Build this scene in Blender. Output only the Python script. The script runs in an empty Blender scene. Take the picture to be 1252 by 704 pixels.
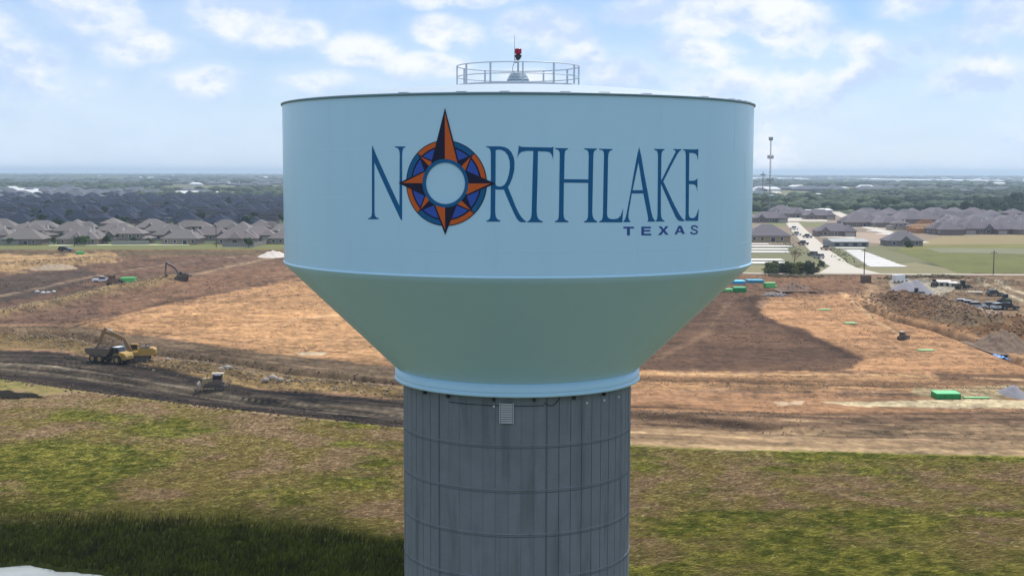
import bpy, bmesh, math, random
import numpy as np
from mathutils import Vector, Matrix
from mathutils.geometry import tessellate_polygon
random.seed(7); rng = np.random.default_rng(7)
S = bpy.context.scene
COL = S.collection
PI = math.pi
# ------------------------------------------------------------------ camera
CAM_H = 40.0
FPX, PW, PH = 1565.67, 1252.0, 704.0          # focal length in photo pixels, photo size
PITCH, ROLL = 0.0910, math.radians(0.15)
cam_data = bpy.data.cameras.new('camera'); cam = bpy.data.objects.new('camera', cam_data); COL.objects.link(cam)
CM = Matrix.Translation((0, 0, CAM_H)) @ Matrix.Rotation(PI/2-PITCH, 4, 'X') @ Matrix.Rotation(ROLL, 4, 'Z')
cam.matrix_world = CM
cam_data.sensor_width = 36.0; cam_data.lens = 36.0*FPX/PW
cam_data.clip_start = 0.5; cam_data.clip_end = 80000
S.camera = cam
# ------------------------------------------------------------------ light, sky, exposure
SUN_AZ, SUN_EL = math.radians(25), math.radians(56)      # azimuth to the right of the view direction (+Y)
sd = bpy.data.lights.new('sun', 'SUN'); sd.energy = 3.05; sd.angle = math.radians(0.53); sd.color = (1.0, .955, .88)
sun = bpy.data.objects.new('sun', sd); COL.objects.link(sun)
sdir = Vector((math.sin(SUN_AZ)*math.cos(SUN_EL), math.cos(SUN_AZ)*math.cos(SUN_EL), math.sin(SUN_EL)))
sun.rotation_euler = sdir.to_track_quat('Z', 'Y').to_euler(); sun.location = (0, 0, 200)
S.view_settings.view_transform = 'Standard'; S.view_settings.look = 'None'
S.view_settings.exposure = 0.40; S.view_settings.gamma = 1.0
S.render.engine = 'CYCLES'
try:
    S.cycles.use_denoising = True; S.cycles.denoiser = 'OPENIMAGEDENOISE'
    S.cycles.max_bounces = 5; S.cycles.volume_bounces = 0; S.cycles.sample_clamp_indirect = 8
except Exception: pass

def lin(r, g, b, k=1.0):
    f = lambda c: (c/255/12.92 if c <= 10 else ((c/255+.055)/1.055)**2.4)
    return (f(r)*k, f(g)*k, f(b)*k)

class NT:
    def __init__(s, tree): s.t = tree; s.n = tree.nodes; s.l = tree.links
    def node(s, typ, **kw):
        n = s.n.new(typ)
        for k, v in kw.items():
            if k == 'inp':
                for a, b in v.items(): s.set(n, a, b)
            else: setattr(n, k, v)
        return n
    def set(s, n, a, b):
        i = n.inputs[a]
        if hasattr(b, 'default_value') or isinstance(b, bpy.types.NodeSocket): s.l.new(b, i)
        else: i.default_value = b
    def math(s, op, a, b=0.0, c=None, clamp=False):
        n = s.n.new('ShaderNodeMath'); n.operation = op; n.use_clamp = clamp
        s.set(n, 0, a); s.set(n, 1, b)
        if c is not None: s.set(n, 2, c)
        return n.outputs[0]
    def mix(s, f, a, b, blend='MIX'):
        n = s.n.new('ShaderNodeMix'); n.data_type = 'RGBA'; n.blend_type = blend
        s.set(n, 0, f)
        for i, v in ((6, a), (7, b)):
            if isinstance(v, tuple) and len(v) == 3: v = (*v, 1)
            s.set(n, i, v)
        return n.outputs[2]
    def ramp(s, f, lo, hi):
        n = s.n.new('ShaderNodeMapRange'); n.interpolation_type = 'SMOOTHSTEP'
        s.set(n, 0, f); s.set(n, 1, lo); s.set(n, 2, hi); return n.outputs[0]

def px_az(px): return math.atan((px-PW/2)/FPX)
def build_world():
    w = bpy.data.worlds.new('World'); S.world = w; w.use_nodes = True
    N = NT(w.node_tree); N.n.clear()
    sky = N.node('ShaderNodeTexSky', sky_type='NISHITA'); sky.sun_disc = False
    sky.sun_elevation = SUN_EL; sky.sun_rotation = SUN_AZ; sky.altitude = 200
    sky.air_density = 1.0; sky.dust_density = .6; sky.ozone_density = 1.6
    tc = N.node('ShaderNodeTexCoord'); sx = N.node('ShaderNodeSeparateXYZ'); N.l.new(tc.outputs['Generated'], sx.inputs[0])
    cz = N.node('ShaderNodeCombineXYZ'); N.l.new(sx.outputs[0], cz.inputs[0]); N.l.new(sx.outputs[1], cz.inputs[1]); N.l.new(N.math('MAXIMUM', sx.outputs[2], .004), cz.inputs[2]); N.l.new(cz.outputs[0], sky.inputs[0])
    az = N.math('ARCTAN2', sx.outputs[0], sx.outputs[1]); el = N.math('ARCSINE', sx.outputs[2])
    cv = N.node('ShaderNodeCombineXYZ'); N.l.new(az, cv.inputs[0]); N.l.new(N.math('MULTIPLY', el, 1.5), cv.inputs[1])
    def noise(scale, detail, rough, vec=cv.outputs[0], off=(0, 0, 0), dist=0.0):
        m = N.node('ShaderNodeVectorMath', operation='ADD'); N.l.new(vec, m.inputs[0]); m.inputs[1].default_value = off
        n = N.node('ShaderNodeTexNoise'); n.inputs['Scale'].default_value = scale; n.inputs['Detail'].default_value = detail
        n.inputs['Roughness'].default_value = rough; n.inputs['Distortion'].default_value = dist
        N.l.new(m.outputs[0], n.inputs['Vector']); return n.outputs[0]
    # cumulus banks standing in the part of the sky one looks at (photo direction, half sizes, strength)
    blobs = [(92,10,52,17,1.1),(165,68,48,17,1),(128,40,34,20,.9),(8,46,22,16,.8),(300,24,62,19,1),(352,46,40,15,1),(440,66,44,15,1),
             (515,84,50,13,.8),(552,44,38,15,.9),(668,40,46,19,1),(715,66,34,17,.8),(775,92,60,16,.6),(790,18,50,14,.7),(880,24,70,24,1),(950,38,46,30,1),(1005,62,54,15,.8),
             (850,66,54,14,.7),(1104,18,38,14,1),(1222,26,42,22,1),(1185,98,56,17,.7),(1050,92,44,13,.6),(250,104,56,11,.5),(1170,52,30,12,.4),
             (60,110,60,9,.35),(400,102,56,9,.4),(940,98,60,11,.45),(560,2,60,8,.6),(640,98,50,8,.4),(1130,75,30,14,.5)]
    tot = None
    n1 = noise(21, 9, .6, off=(3.1, .7, 0)); nw = noise(9, 4, .5, off=(.4, 8.1, .3)); n2 = noise(4.2, 8, .55, off=(7.3, 2.2, 1.5))
    wz = N.math('MULTIPLY', N.math('SUBTRACT', nw, .5), .035); azw = N.math('ADD', az, wz); elw = N.math('ADD', el, N.math('MULTIPLY', N.math('SUBTRACT', n1, .5), .012))
    for (bx, by, hw, hh, st) in blobs:
        a0 = px_az(bx); e0 = (209.2-by)/FPX; sa = hw/FPX*1.3; se = hh/FPX*1.5
        da = N.math('DIVIDE', N.math('SUBTRACT', azw, a0), sa); de = N.math('DIVIDE', N.math('SUBTRACT', elw, e0), se)
        r2 = N.math('ADD', N.math('MULTIPLY', da, da), N.math('MULTIPLY', de, de))
        g = N.math('MULTIPLY', N.math('SUBTRACT', 1.0, r2), st)
        tot = g if tot is None else N.math('SMOOTH_MAX', tot, g, 0.3)
    tot = N.math('MAXIMUM', tot, -1.1)
    # broken cloud over the rest; unseen upper part thickened to brighten the tank front
    fieldv = N.math('MULTIPLY', N.math('SUBTRACT', n2, N.math('SUBTRACT', .57, N.math('MULTIPLY', N.ramp(el, .16, .5), .16))), 7.0)
    base = N.math('MAXIMUM', tot, fieldv)
    dens = N.math('ADD', base, N.math('MULTIPLY', N.math('SUBTRACT', n1, .5), 3.8))
    core = N.ramp(dens, -.15, .75); soft = N.ramp(dens, -1.6, .8)
    m = N.math('ADD', N.math('MULTIPLY', core, .68), N.math('MULTIPLY', soft, .28), clamp=True)
    n1b = noise(21, 6, .55, off=(3.1, .7-.016, 0)); n3 = noise(7, 5, .5, off=(1.3, 5.7, 2.0))
    lit = N.ramp(N.math('ADD', N.math('MULTIPLY', N.math('SUBTRACT', n1b, n1), 2.2), N.math('MULTIPLY', N.math('SUBTRACT', n3, .53), 2.2)), -.50, .25)
    ccol = N.mix(lit, lin(180, 199, 230, 1), lin(224, 227, 236, 1))
    skyc = N.node('ShaderNodeMixRGB', blend_type='MULTIPLY'); skyc.inputs[0].default_value = 1
    N.l.new(sky.outputs[0], skyc.inputs[1]); skyc.inputs[2].default_value = (SKY_STR*SKY_TINT[0], SKY_STR*SKY_TINT[1], SKY_STR*SKY_TINT[2], 1)
    veil = N.ramp(N.math('ABSOLUTE', el), 0.0, 0.12)                 # thin high haze whitens the low sky
    vn = N.ramp(noise(3, 6, .55, off=(9, 4, 4)), .35, .75)
    thin = N.math('ADD', N.math('MULTIPLY', N.math('SUBTRACT', 1.0, veil), .58), N.math('MULTIPLY', vn, .42), clamp=True)
    s1 = N.mix(thin, skyc.outputs[0], lin(196, 214, 237, 1))
    fin = N.mix(m, s1, ccol)
    bg = N.node('ShaderNodeBackground'); N.l.new(fin, bg.inputs[0]); bg.inputs[1].default_value = 1.0
    out = N.node('ShaderNodeOutputWorld'); N.l.new(bg.outputs[0], out.inputs[0])
SKY_STR, SKY_TINT = 0.097, (.62, .74, .95)
build_world()

# ------------------------------------------------------------------ terrain heights and picking points on it
RE = 6.37e6
def sstep(a, b, x):
    t = np.clip((np.asarray(x, float)-a)/(b-a), 0, 1); return t*t*(3-2*t)
def G(x, y):
    return 7.0*sstep(270, 520, y) - (np.asarray(x, float)**2+np.asarray(y, float)**2)/(2*RE)
R3 = np.array(CM.to_3x3()); R3I = R3.T
def ray(px, py):
    v = R3 @ np.array([(px-PW/2)/FPX, (PH/2-py)/FPX, -1.0]); return v/np.linalg.norm(v)
def at(px, py, dz=0.0):
    """the point of the ground seen in that direction"""
    v = ray(px, py); h = math.hypot(v[0], v[1]); sl = v[2]/h; lo, hi = 5.0, 24000.0
    f = lambda d: CAM_H+sl*d-float(G(v[0]/h*d, v[1]/h*d))
    if f(hi) > 0: return Vector((v[0]/h*hi, v[1]/h*hi, float(G(v[0]/h*hi, v[1]/h*hi))))
    d = lo
    while f(d) > 0: d *= 1.03
    a, b = d/1.03, d
    for _ in range(40):
        c = (a+b)/2
        if f(c) > 0: a = c
        else: b = c
    x, y = v[0]/h*a, v[1]/h*a
    return Vector((x, y, float(G(x, y))+dz))
def proj(x, y, z):
    P = np.stack([x, y, np.asarray(z)-CAM_H], -1) @ R3
    dep = -P[..., 2]; dep = np.where(np.abs(dep) < 1e-6, 1e-6, dep)
    return PW/2+FPX*P[..., 0]/dep, PH/2-FPX*P[..., 1]/dep, dep
def mpp(p): return p[1]/FPX                     # metres for one photo pixel at that point

# numpy value noise
_T = rng.random((256, 256))
def vn(x, y):
    xi = np.floor(x).astype(int); yi = np.floor(y).astype(int); fx = x-xi; fy = y-yi
    fx = fx*fx*(3-2*fx); fy = fy*fy*(3-2*fy); xi &= 255; yi &= 255; x1 = (xi+1) & 255; y1 = (yi+1) & 255
    return (_T[xi, yi]*(1-fx)+_T[x1, yi]*fx)*(1-fy)+(_T[xi, y1]*(1-fx)+_T[x1, y1]*fx)*fy
def fbm(x, y, s, o=4, seed=0, g=.5):
    a = 1; t = 0; n = 0; f = 1/s; c, sn = math.cos(.6), math.sin(.6)
    for k in range(o):
        xx = (x*c-y*sn); yy = (x*sn+y*c); x, y = xx, yy
        t = t+a*vn(x*f+seed*17.3+k*5.1, y*f+seed*9.7+k*3.3); n += a; a *= g; f *= 2
    return t/n

# ------------------------------------------------------------------ object helpers
def tag(o, label=None, cat=None, group=None, kind=None):
    if label: o['label'] = label
    if cat: o['category'] = cat
    if group: o['group'] = group
    if kind: o['kind'] = kind
    return o
def link(name, me, parent=None):
    o = bpy.data.objects.new(name, me); COL.objects.link(o)
    if parent: o.parent = parent
    return o
def thing(name, label, cat, loc=(0, 0, 0), rz=0, group=None):
    o = bpy.data.objects.new(name, None); COL.objects.link(o); o.empty_display_size = .5
    o.location = loc; o.rotation_euler = (0, 0, rz); return tag(o, label, cat, group)
def dup(o, parent=None):
    c = o.copy(); COL.objects.link(c)
    if parent is not None: c.parent = parent
    for ch in list(o.children): dup(ch, c)
    return c
def npmesh(name, V, F, col=None, smooth=False, mat=None):
    V = np.asarray(V, np.float32); F = np.asarray(F, np.int32); me = bpy.data.meshes.new(name)
    k = F.shape[1]
    me.vertices.add(len(V)); me.vertices.foreach_set('co', V.ravel())
    me.loops.add(F.size); me.loops.foreach_set('vertex_index', F.ravel())
    me.polygons.add(len(F)); me.polygons.foreach_set('loop_start', np.arange(0, F.size, k, dtype=np.int32))
    if smooth: me.polygons.foreach_set('use_smooth', np.ones(len(F), bool))
    me.update(calc_edges=True)
    if col is not None:
        a = me.color_attributes.new('Col', 'FLOAT_COLOR', 'POINT')
        a.data.foreach_set('color', np.concatenate([col, np.ones((len(col), 1))], 1).astype(np.float32).ravel())
    if mat: me.materials.append(mat)
    return me
class MB:
    def __init__(s): s.v = []; s.f = []; s.sm = []
    def add(s, V, F, smooth=False):
        b = len(s.v); s.v += [tuple(p) for p in V]; s.f += [tuple(b+i for i in f) for f in F]; s.sm += [smooth]*len(F); return s
    def box(s, x0, x1, y0, y1, z0, z1, M=None):
        V = [Vector(p) for p in ((x0,y0,z0),(x1,y0,z0),(x1,y1,z0),(x0,y1,z0),(x0,y0,z1),(x1,y0,z1),(x1,y1,z1),(x0,y1,z1))]
        if M: V = [M @ p for p in V]
        return s.add(V, [(0,3,2,1),(4,5,6,7),(0,1,5,4),(1,2,6,5),(2,3,7,6),(3,0,4,7)])
    def tube(s, a, b, r, r2=None, n=8, cap=True):
        a = Vector(a); b = Vector(b); r2 = r if r2 is None else r2; q = (b-a).to_track_quat('Z', 'Y').to_matrix()
        V = [a+q @ Vector((r*math.cos(2*PI*i/n), r*math.sin(2*PI*i/n), 0)) for i in range(n)]
        V += [b+q @ Vector((r2*math.cos(2*PI*i/n), r2*math.sin(2*PI*i/n), 0)) for i in range(n)]
        s.add(V, [(i, (i+1) % n, n+(i+1) % n, n+i) for i in range(n)], n > 6)
        if cap: s.add(V, [tuple(range(n))[::-1], tuple(range(n, 2*n))])
        return s
    def poly_prism(s, pts, y0, y1):      # side profile in x,z pushed along y
        n = len(pts); V = [(x, y0, z) for x, z in pts]+[(x, y1, z) for x, z in pts]
        tri = tessellate_polygon([[Vector((x, z, 0)) for x, z in pts]])
        F = [tuple(t) for t in tri]+[tuple(n+i for i in t[::-1]) for t in tri]+[(i, (i+1) % n, n+(i+1) % n, n+i) for i in range(n)]
        return s.add(V, F)
    def lathe(s, prof, n=96, a0=0, a1=2*PI, c=(0, 0), smooth=True):
        full = abs(a1-a0-2*PI) < 1e-6; m = n if full else n+1
        V = [(c[0]+r*math.sin(a0+(a1-a0)*i/n), c[1]-r*math.cos(a0+(a1-a0)*i/n), z) for i in range(m) for r, z in prof]
        k = len(prof); F = []
        for i in range(n):
            j = (i+1) % m
            for q in range(k-1): F.append((i*k+q, j*k+q, j*k+q+1, i*k+q+1))
        return s.add(V, F, smooth)
    def hip(s, x0, x1, y0, y1, ze, zr, axis='x', gable=False, t=.18):
        w = x1-x0; d = y1-y0
        if axis == 'x':
            o = 0 if gable else min(d/2, w/2*.98); A = (x0+o, (y0+y1)/2, zr); B = (x1-o, (y0+y1)/2, zr)
            V = [(x0,y0,ze),(x1,y0,ze),(x1,y1,ze),(x0,y1,ze),A,B]
            F = [(0,1,5,4),(2,3,4,5),(1,2,5),(3,0,4)]
        else:
            o = 0 if gable else min(w/2, d/2*.98); A = ((x0+x1)/2, y0+o, zr); B = ((x0+x1)/2, y1-o, zr)
            V = [(x0,y0,ze),(x1,y0,ze),(x1,y1,ze),(x0,y1,ze),A,B]
            F = [(1,2,5,4),(3,0,4,5),(0,1,4),(2,3,5)]
        V += [(x0,y0,ze-t),(x1,y0,ze-t),(x1,y1,ze-t),(x0,y1,ze-t)]
        F += [(0,6,7,1),(1,7,8,2),(2,8,9,3),(3,9,6,0),(6,9,8,7)]
        return s.add(V, F)
    def mesh(s, name, mat):
        me = bpy.data.meshes.new(name); me.from_pydata(s.v, [], s.f); me.materials.append(mat)
        me.polygons.foreach_set('use_smooth', s.sm); me.update()
        bm = bmesh.new(); bm.from_mesh(me); bmesh.ops.recalc_face_normals(bm, faces=bm.faces); bm.to_mesh(me); bm.free(); return me
    def build(s, name, mat, parent=None, label=None):
        o = link(name, s.mesh(name, mat), parent)
        if label: o['label'] = label
        return o

# ------------------------------------------------------------------ materials
MATS = {}
def mat(name, col, rough=.7, var=.12, scale=3.0, bump=0.0, metal=0, spec=.4, objcol=False, vcol=False, fine=None, coat=0, emis=None, stain=None, randv=0, world=False):
    if name in MATS: return MATS[name]
    m = bpy.data.materials.new(name); m.use_nodes = True; N = NT(m.node_tree); b = N.n['Principled BSDF']
    tc = N.node('ShaderNodeTexCoord'); co = N.node('ShaderNodeNewGeometry').outputs['Position'] if world else tc.outputs['Object']; nz = N.node('ShaderNodeTexNoise'); nz.inputs['Scale'].default_value = scale; nz.inputs['Detail'].default_value = 5
    nz.inputs['Roughness'].default_value = .6
    N.l.new(co, nz.inputs['Vector'])
    base = N.node('ShaderNodeRGB').outputs[0]; base.default_value = (*col, 1)
    if objcol:
        oi = N.node('ShaderNodeObjectInfo'); base = N.mix(1.0, base, oi.outputs['Color'], 'MULTIPLY')
    if vcol:
        va = N.node('ShaderNodeVertexColor'); va.layer_name = 'Col'; base = N.mix(1.0, base, va.outputs[0], 'MULTIPLY')
    f = N.math('MULTIPLY_ADD', nz.outputs[0], 2*var, 1-var)
    if randv:
        oi = N.node('ShaderNodeObjectInfo'); f = N.math('MULTIPLY', f, N.math('MULTIPLY_ADD', oi.outputs['Random'], 2*randv, 1-randv))
    if fine:
        n2 = N.node('ShaderNodeTexNoise'); n2.inputs['Scale'].default_value = fine[0]; n2.inputs['Detail'].default_value = 4
        N.l.new(co, n2.inputs['Vector']); f = N.math('MULTIPLY', f, N.math('MULTIPLY_ADD', n2.outputs[0], 2*fine[1], 1-fine[1]))
    g = N.node('ShaderNodeCombineXYZ'); [N.l.new(f, g.inputs[i]) for i in range(3)]
    c = N.mix(1.0, base, g.outputs[0], 'MULTIPLY')
    if stain:                                        # run-off streaks: noise stretched down the height
        mp = N.node('ShaderNodeMapping'); mp.inputs['Scale'].default_value = stain[0]; N.l.new(co, mp.inputs[0])
        n3 = N.node('ShaderNodeTexNoise'); n3.inputs['Scale'].default_value = 1; n3.inputs['Detail'].default_value = 6; N.l.new(mp.outputs[0], n3.inputs['Vector'])
        c = N.mix(N.math('MULTIPLY', N.ramp(n3.outputs[0], .5, .75), stain[2]), c, stain[1])
    N.l.new(c, b.inputs['Base Color']); b.inputs['Roughness'].default_value = rough; b.inputs['Metallic'].default_value = metal
    b.inputs['Specular IOR Level'].default_value = spec; b.inputs['Coat Weight'].default_value = coat
    if bump:
        bp = N.node('ShaderNodeBump'); bp.inputs['Strength'].default_value = bump; bp.inputs['Distance'].default_value = .1
        N.l.new(nz.outputs[0], bp.inputs['Height']); N.l.new(bp.outputs[0], b.inputs['Normal'])
    MATS[name] = m; return m

TANK = mat('tank_paint', (.475, .765, .93), .32, .03, .35, spec=.5, fine=(.08, .05), stain=((1.2, 1.2, .06), (.40, .65, .79), .16))
LIP = mat('shaded_lip_paint', (.16, .27, .33), .45, .05)  # rim paint darkened to carry the shade of the roof edge
CONC = mat('form_concrete', (.190, .218, .240), .85, .2, .9, .25, fine=(14, .08), randv=.035, world=True, stain=((1.6, 1.6, .22), (.125, .145, .155), .75), spec=.2)
CONC2 = mat('joint_concrete', (.12, .14, .16), .9, .15, 2, .3, spec=.2)
TEAL = mat('logo_teal', (.008, .125, .30), .6, .04, spec=.2)
NAVY = mat('logo_navy', (.004, .006, .035), .5, .04, spec=.3)
BLUE = mat('logo_blue', (.030, .095, .46), .5, .04, spec=.3)
ORNG = mat('logo_orange', (.62, .115, .012), .5, .04, spec=.3)
WHITE = mat('white_paint', (.72, .76, .78), .45, .05)
STEEL = mat('galvanised_steel', (.42, .46, .48), .5, .08, metal=.3)
DARK = mat('dark_rubber', (.022, .021, .02), .8, .2)
BLACK = mat('black_metal', (.02, .022, .025), .5, .1)
RED = mat('red_lamp_glass', (.38, .005, .04), .25, .05)
GLASS = mat('dark_glass', (.018, .024, .03), .12, .05, spec=.7)

def blade_mat():
    m = bpy.data.materials.new('grass_blades'); m.use_nodes = True; N = NT(m.node_tree); N.n.clear()
    va = N.node('ShaderNodeVertexColor'); va.layer_name = 'Col'; d = N.node('ShaderNodeBsdfDiffuse'); t = N.node('ShaderNodeBsdfTranslucent'); mx = N.node('ShaderNodeMixShader'); mx.inputs[0].default_value = .55
    N.l.new(va.outputs[0], d.inputs[0]); N.l.new(va.outputs[0], t.inputs[0]); N.l.new(d.outputs[0], mx.inputs[1]); N.l.new(t.outputs[0], mx.inputs[2])
    o = N.node('ShaderNodeOutputMaterial'); N.l.new(mx.outputs[0], o.inputs[0]); return m
# ------------------------------------------------------------------ ground
def pin(px, py, poly):
    """inside test for arrays of points, poly in photo directions"""
    inside = np.zeros(px.shape, bool); n = len(poly)
    for i in range(n):
        x1, y1 = poly[i]; x2, y2 = poly[(i+1) % n]
        if y1 == y2: continue
        c = ((y1 > py) != (y2 > py)) & (px < (x2-x1)*(py-y1)/(y2-y1)+x1); inside ^= c
    return inside
def sdist(px, py, poly):
    """signed distance-like (positive inside) with the vertical stretched, since the ground is seen at a slant"""
    d = np.full(px.shape, 1e9); n = len(poly); k = 1.6
    for i in range(n):
        x1, y1 = poly[i]; x2, y2 = poly[(i+1) % n]; y1 *= k; y2 *= k; q = py*k
        dx, dy = x2-x1, y2-y1; t = np.clip(((px-x1)*dx+(q-y1)*dy)/(dx*dx+dy*dy+1e-9), 0, 1)
        d = np.minimum(d, np.hypot(px-x1-t*dx, q-y1-t*dy))
    return np.where(pin(px, py, poly), d, -d)
def ldist(x, y, pts):
    """world distance to a polyline and the fraction along it"""
    d = np.full(x.shape, 1e9); fr = np.zeros(x.shape); n = len(pts)-1
    for i in range(n):
        x1, y1 = pts[i]; x2, y2 = pts[i+1]; dx, dy = x2-x1, y2-y1; t = np.clip(((x-x1)*dx+(y-y1)*dy)/(dx*dx+dy*dy+1e-9), 0, 1)
        e = np.hypot(x-x1-t*dx, y-y1-t*dy); m = e < d; d = np.where(m, e, d); fr = np.where(m, (i+t)/n, fr)
    return d, fr
def wl(pts): return [tuple(at(*p)[:2]) for p in pts]
KG = 0.60                                            # soil albedo for a given sunlit look
def g_(r, g, b): return np.array(lin(r, g, b, KG))

# mounds, berms and cuts: (line, half width m, height m, roughness)
RIDGES = [([(-60, 392), (0, 385), (60, 374), (130, 356), (215, 341), (235, 338)], 5.5, 1.7, .6),
          ([(-60, 330), (0, 327), (60, 322), (100, 320), (140, 315)], 7, 1.7, .7),
          ([(-60, 415), (0, 412), (60, 416), (110, 425)], 3.2, 1.2, .7),
          ([(185, 440), (250, 451), (330, 466), (420, 473), (500, 482)], 4.0, 1.1, .8),
          ([(1078, 366), (1120, 372), (1160, 382), (1200, 402), (1262, 420)], 9.5, 3.6, .6),
          ([(1240, 402), (1300, 412)], 8, 3.0, .4),
          ([(1100, 354), (1150, 356)], 6.5, 0, .0),
          ([(1150, 364), (1185, 358), (1215, 352)], 4.5, 1.0, .6),
          ([(960, 357), (985, 356), (1000, 358)], 5, 1.5, .7),
          ([(1185, 344), (1230, 348), (1290, 352)], 5, 1.6, .5)]
CUTS = [([(-60, 398), (0, 403), (50, 407), (110, 414), (190, 431), (240, 437), (300, 444), (360, 455), (430, 462), (500, 468)], 2.0, -1.7),
        ([(1062, 376), (1100, 392), (1150, 405), (1200, 423), (1262, 448)], 1.5, -1.3),
        ([(-60, 452), (0, 446), (160, 470), (300, 492), (480, 506)], 2.6, -.35),
        ([(770, 508), (850, 515), (930, 524), (990, 528)], 2.2, -.5)]
RIDGEW = [(wl(a), b, c, d) for a, b, c, d in RIDGES]; CUTW = [(wl(a), b, c) for a, b, c in CUTS]
EDGE = [(-500, 400), (-200, 440), (0, 463), (100, 478), (250, 497), (400, 513), (490, 523), (640, 533), (770, 543), (900, 550), (1252, 557), (1500, 562), (1900, 570)]
def relief(X, Y, B):
    """soil relief on top of the smooth terrain; B = smooth height"""
    px, py, dep = proj(X, Y, B)
    z = np.zeros_like(X); front = (dep > 50) & (Y < 700)
    site = front & (py < np.interp(px, [a for a, b in EDGE], [b for a, b in EDGE])) & (Y < 440)
    z += np.where(site, .22*(fbm(X, Y, 7, 4, 3)-.5)+.10*(fbm(X, Y, 1.6, 2, 4)-.5), 0)
    z += np.where(front & ~site & (Y < 300), .5*(fbm(X, Y, 14, 4, 5)-.5)+.30*(fbm(X, Y, 1.1, 3, 6)-.5), 0)
    rough = fbm(X, Y, 3.0, 5, 9, .62)
    for pts, w, h, r in RIDGEW:
        d, fr = ldist(X, Y, pts); e = np.exp(-(d/w)**2*1.6); end = sstep(0, .12, fr)*sstep(0, .12, 1-fr)
        z += h*e*end*(1-r*.5+r*1.6*(rough-.35))
    for pts, w, h in CUTW:
        d, fr = ldist(X, Y, pts); z += h*np.exp(-(d/w)**4)*(.6+.8*fbm(X, Y, 6, 3, 2))
    return z
def paint(X, Y, B):
    px, py, dep = proj(X, Y, B); front = dep > 30
    py = np.where(front, py, 900); px = np.where(front, px, 600)
    n8 = fbm(X, Y, 9, 4, 11)-.5; n30 = fbm(X, Y, 34, 4, 12)-.5; n2 = fbm(X, Y, 2.0, 3, 13)-.5
    C = np.zeros(X.shape+(3,)); C[:] = g_(120, 118, 84)
    def lay(poly, col, amp=7, soft=3, alpha=1.0, nz=None):
        nonlocal C
        xs = [p[0] for p in poly]; ys = [p[1] for p in poly]
        sel = (px > min(xs)-30) & (px < max(xs)+30) & (py > min(ys)-16) & (py < max(ys)+16) & front
        if not sel.any(): return
        a = n8[sel]*amp*2.2+n30[sel]*amp*1.5+n2[sel]*min(amp, 6)*1.6
        d = sdist(px[sel], py[sel], poly)+a
        soft *= .5; w = (sstep(-soft, soft, d)*alpha)[:, None]; C[sel] = C[sel]*(1-w)+np.array(col)*w
    def line(pts, col, w, amp=.3, alpha=1.0, sh=2):
        nonlocal C
        d, fr = ldist(X, Y, wl(pts)); k = np.exp(-(d/(w*(1+amp*4*n8)))**sh*1.2)*alpha
        k = np.where(front, k, 0)[..., None]; C = C*(1-k)+np.array(col)*k
    # --- open country beyond the site
    far = sstep(-.08, .10, fbm(X, Y, 420, 4, 21)-.5)[..., None]; far2 = sstep(.0, .07, fbm(X, Y, 150, 3, 22)-.5)[..., None]
    cty = g_(96, 112, 74)*(1-far)+g_(146, 144, 108)*far; cty = cty*(1-far2*.55)+g_(60, 76, 52)*far2*.55
    isf = sstep(440, 470, Y)[..., None]; C = C*(1-isf)+cty*isf
    lay([(-900, 262), (352, 262), (352, 300), (-900, 300)], g_(104, 112, 84), 3)      # estate gardens and streets, left
    lay([(-900, 240), (352, 240), (352, 270), (-900, 272)], g_(70, 80, 70), 3)
    lay([(900, 262), (1500, 262), (1500, 300), (900, 300)], g_(168, 150, 128), 4)
    # --- the site soil
    up = [(-900, 302), (345, 304), (640, 320), (880, 333), (1252, 334), (1900, 336)]
    lay(up+EDGE[::-1], g_(160, 124, 100), 1, 2)
    site = pin(px, py, up+EDGE[::-1])
    lay([(-200, 318), (345, 312), (500, 330), (420, 345), (95, 395), (-200, 400)], g_(124, 95, 80), 3)
    lay([(-200, 306), (345, 306), (345, 312), (-200, 316)], g_(118, 98, 76), 2)
    lay([(-100, 312), (60, 312), (140, 308), (148, 318), (60, 330), (-100, 340)], g_(182, 148, 110), 5)
    lay([(-60, 343), (40, 336), (110, 329), (122, 340), (60, 360), (-60, 378)], g_(92, 76, 68), 5)
    lay([(130, 350), (330, 322), (480, 330), (420, 345), (300, 356), (120, 385)], g_(140, 106, 86), 4)
    lay([(85, 399), (200, 372), (352, 343), (540, 343), (540, 455), (420, 446), (300, 430), (180, 411)], g_(200, 152, 112), 5, 5)
    lay([(250, 392), (520, 372), (520, 440), (420, 438), (300, 420)], g_(216, 164, 120), 9, 8, .75)
    lay([(-200, 396), (95, 398), (300, 428), (500, 450), (500, 472), (300, 452), (120, 424), (-200, 408)], g_(132, 108, 86), 4)
    lay([(-200, 406), (20, 406), (110, 420), (190, 438), (300, 450), (500, 472), (500, 488), (300, 474), (180, 448), (60, 428), (-200, 424)], g_(144, 117, 80), 5)
    lay([(-300, 428), (60, 428), (180, 446), (300, 474), (500, 490), (560, 500), (560, 540), (400, 512), (250, 498), (100, 480), (-300, 440)], g_(68, 57, 50), 3, 3)
    lay([(-300, 436), (100, 446), (300, 482), (500, 498), (500, 507), (300, 492), (100, 462), (-300, 446)], g_(96, 84, 72), 3, 3, .7)
    line([(0, 404), (50, 408), (110, 415), (190, 432), (240, 438), (300, 445), (360, 456), (430, 463), (500, 469)], g_(62, 46, 38), 1.7)
    line([(90, 400), (140, 386), (200, 371), (350, 341)], g_(104, 80, 66), 1.6, .4, .8)
    line([(0, 362), (60, 350), (130, 334), (240, 319), (345, 309)], g_(188, 158, 134), 1.5, .3, .6)
    line([(35, 372), (110, 360), (180, 343), (245, 334), (300, 322), (345, 313)], g_(190, 160, 132), 2.0, .3, .75)
    line([(-100, 392), (0, 385), (60, 374), (130, 356), (215, 341)], g_(170, 142, 102), 4.5, .5, .9)
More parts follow.
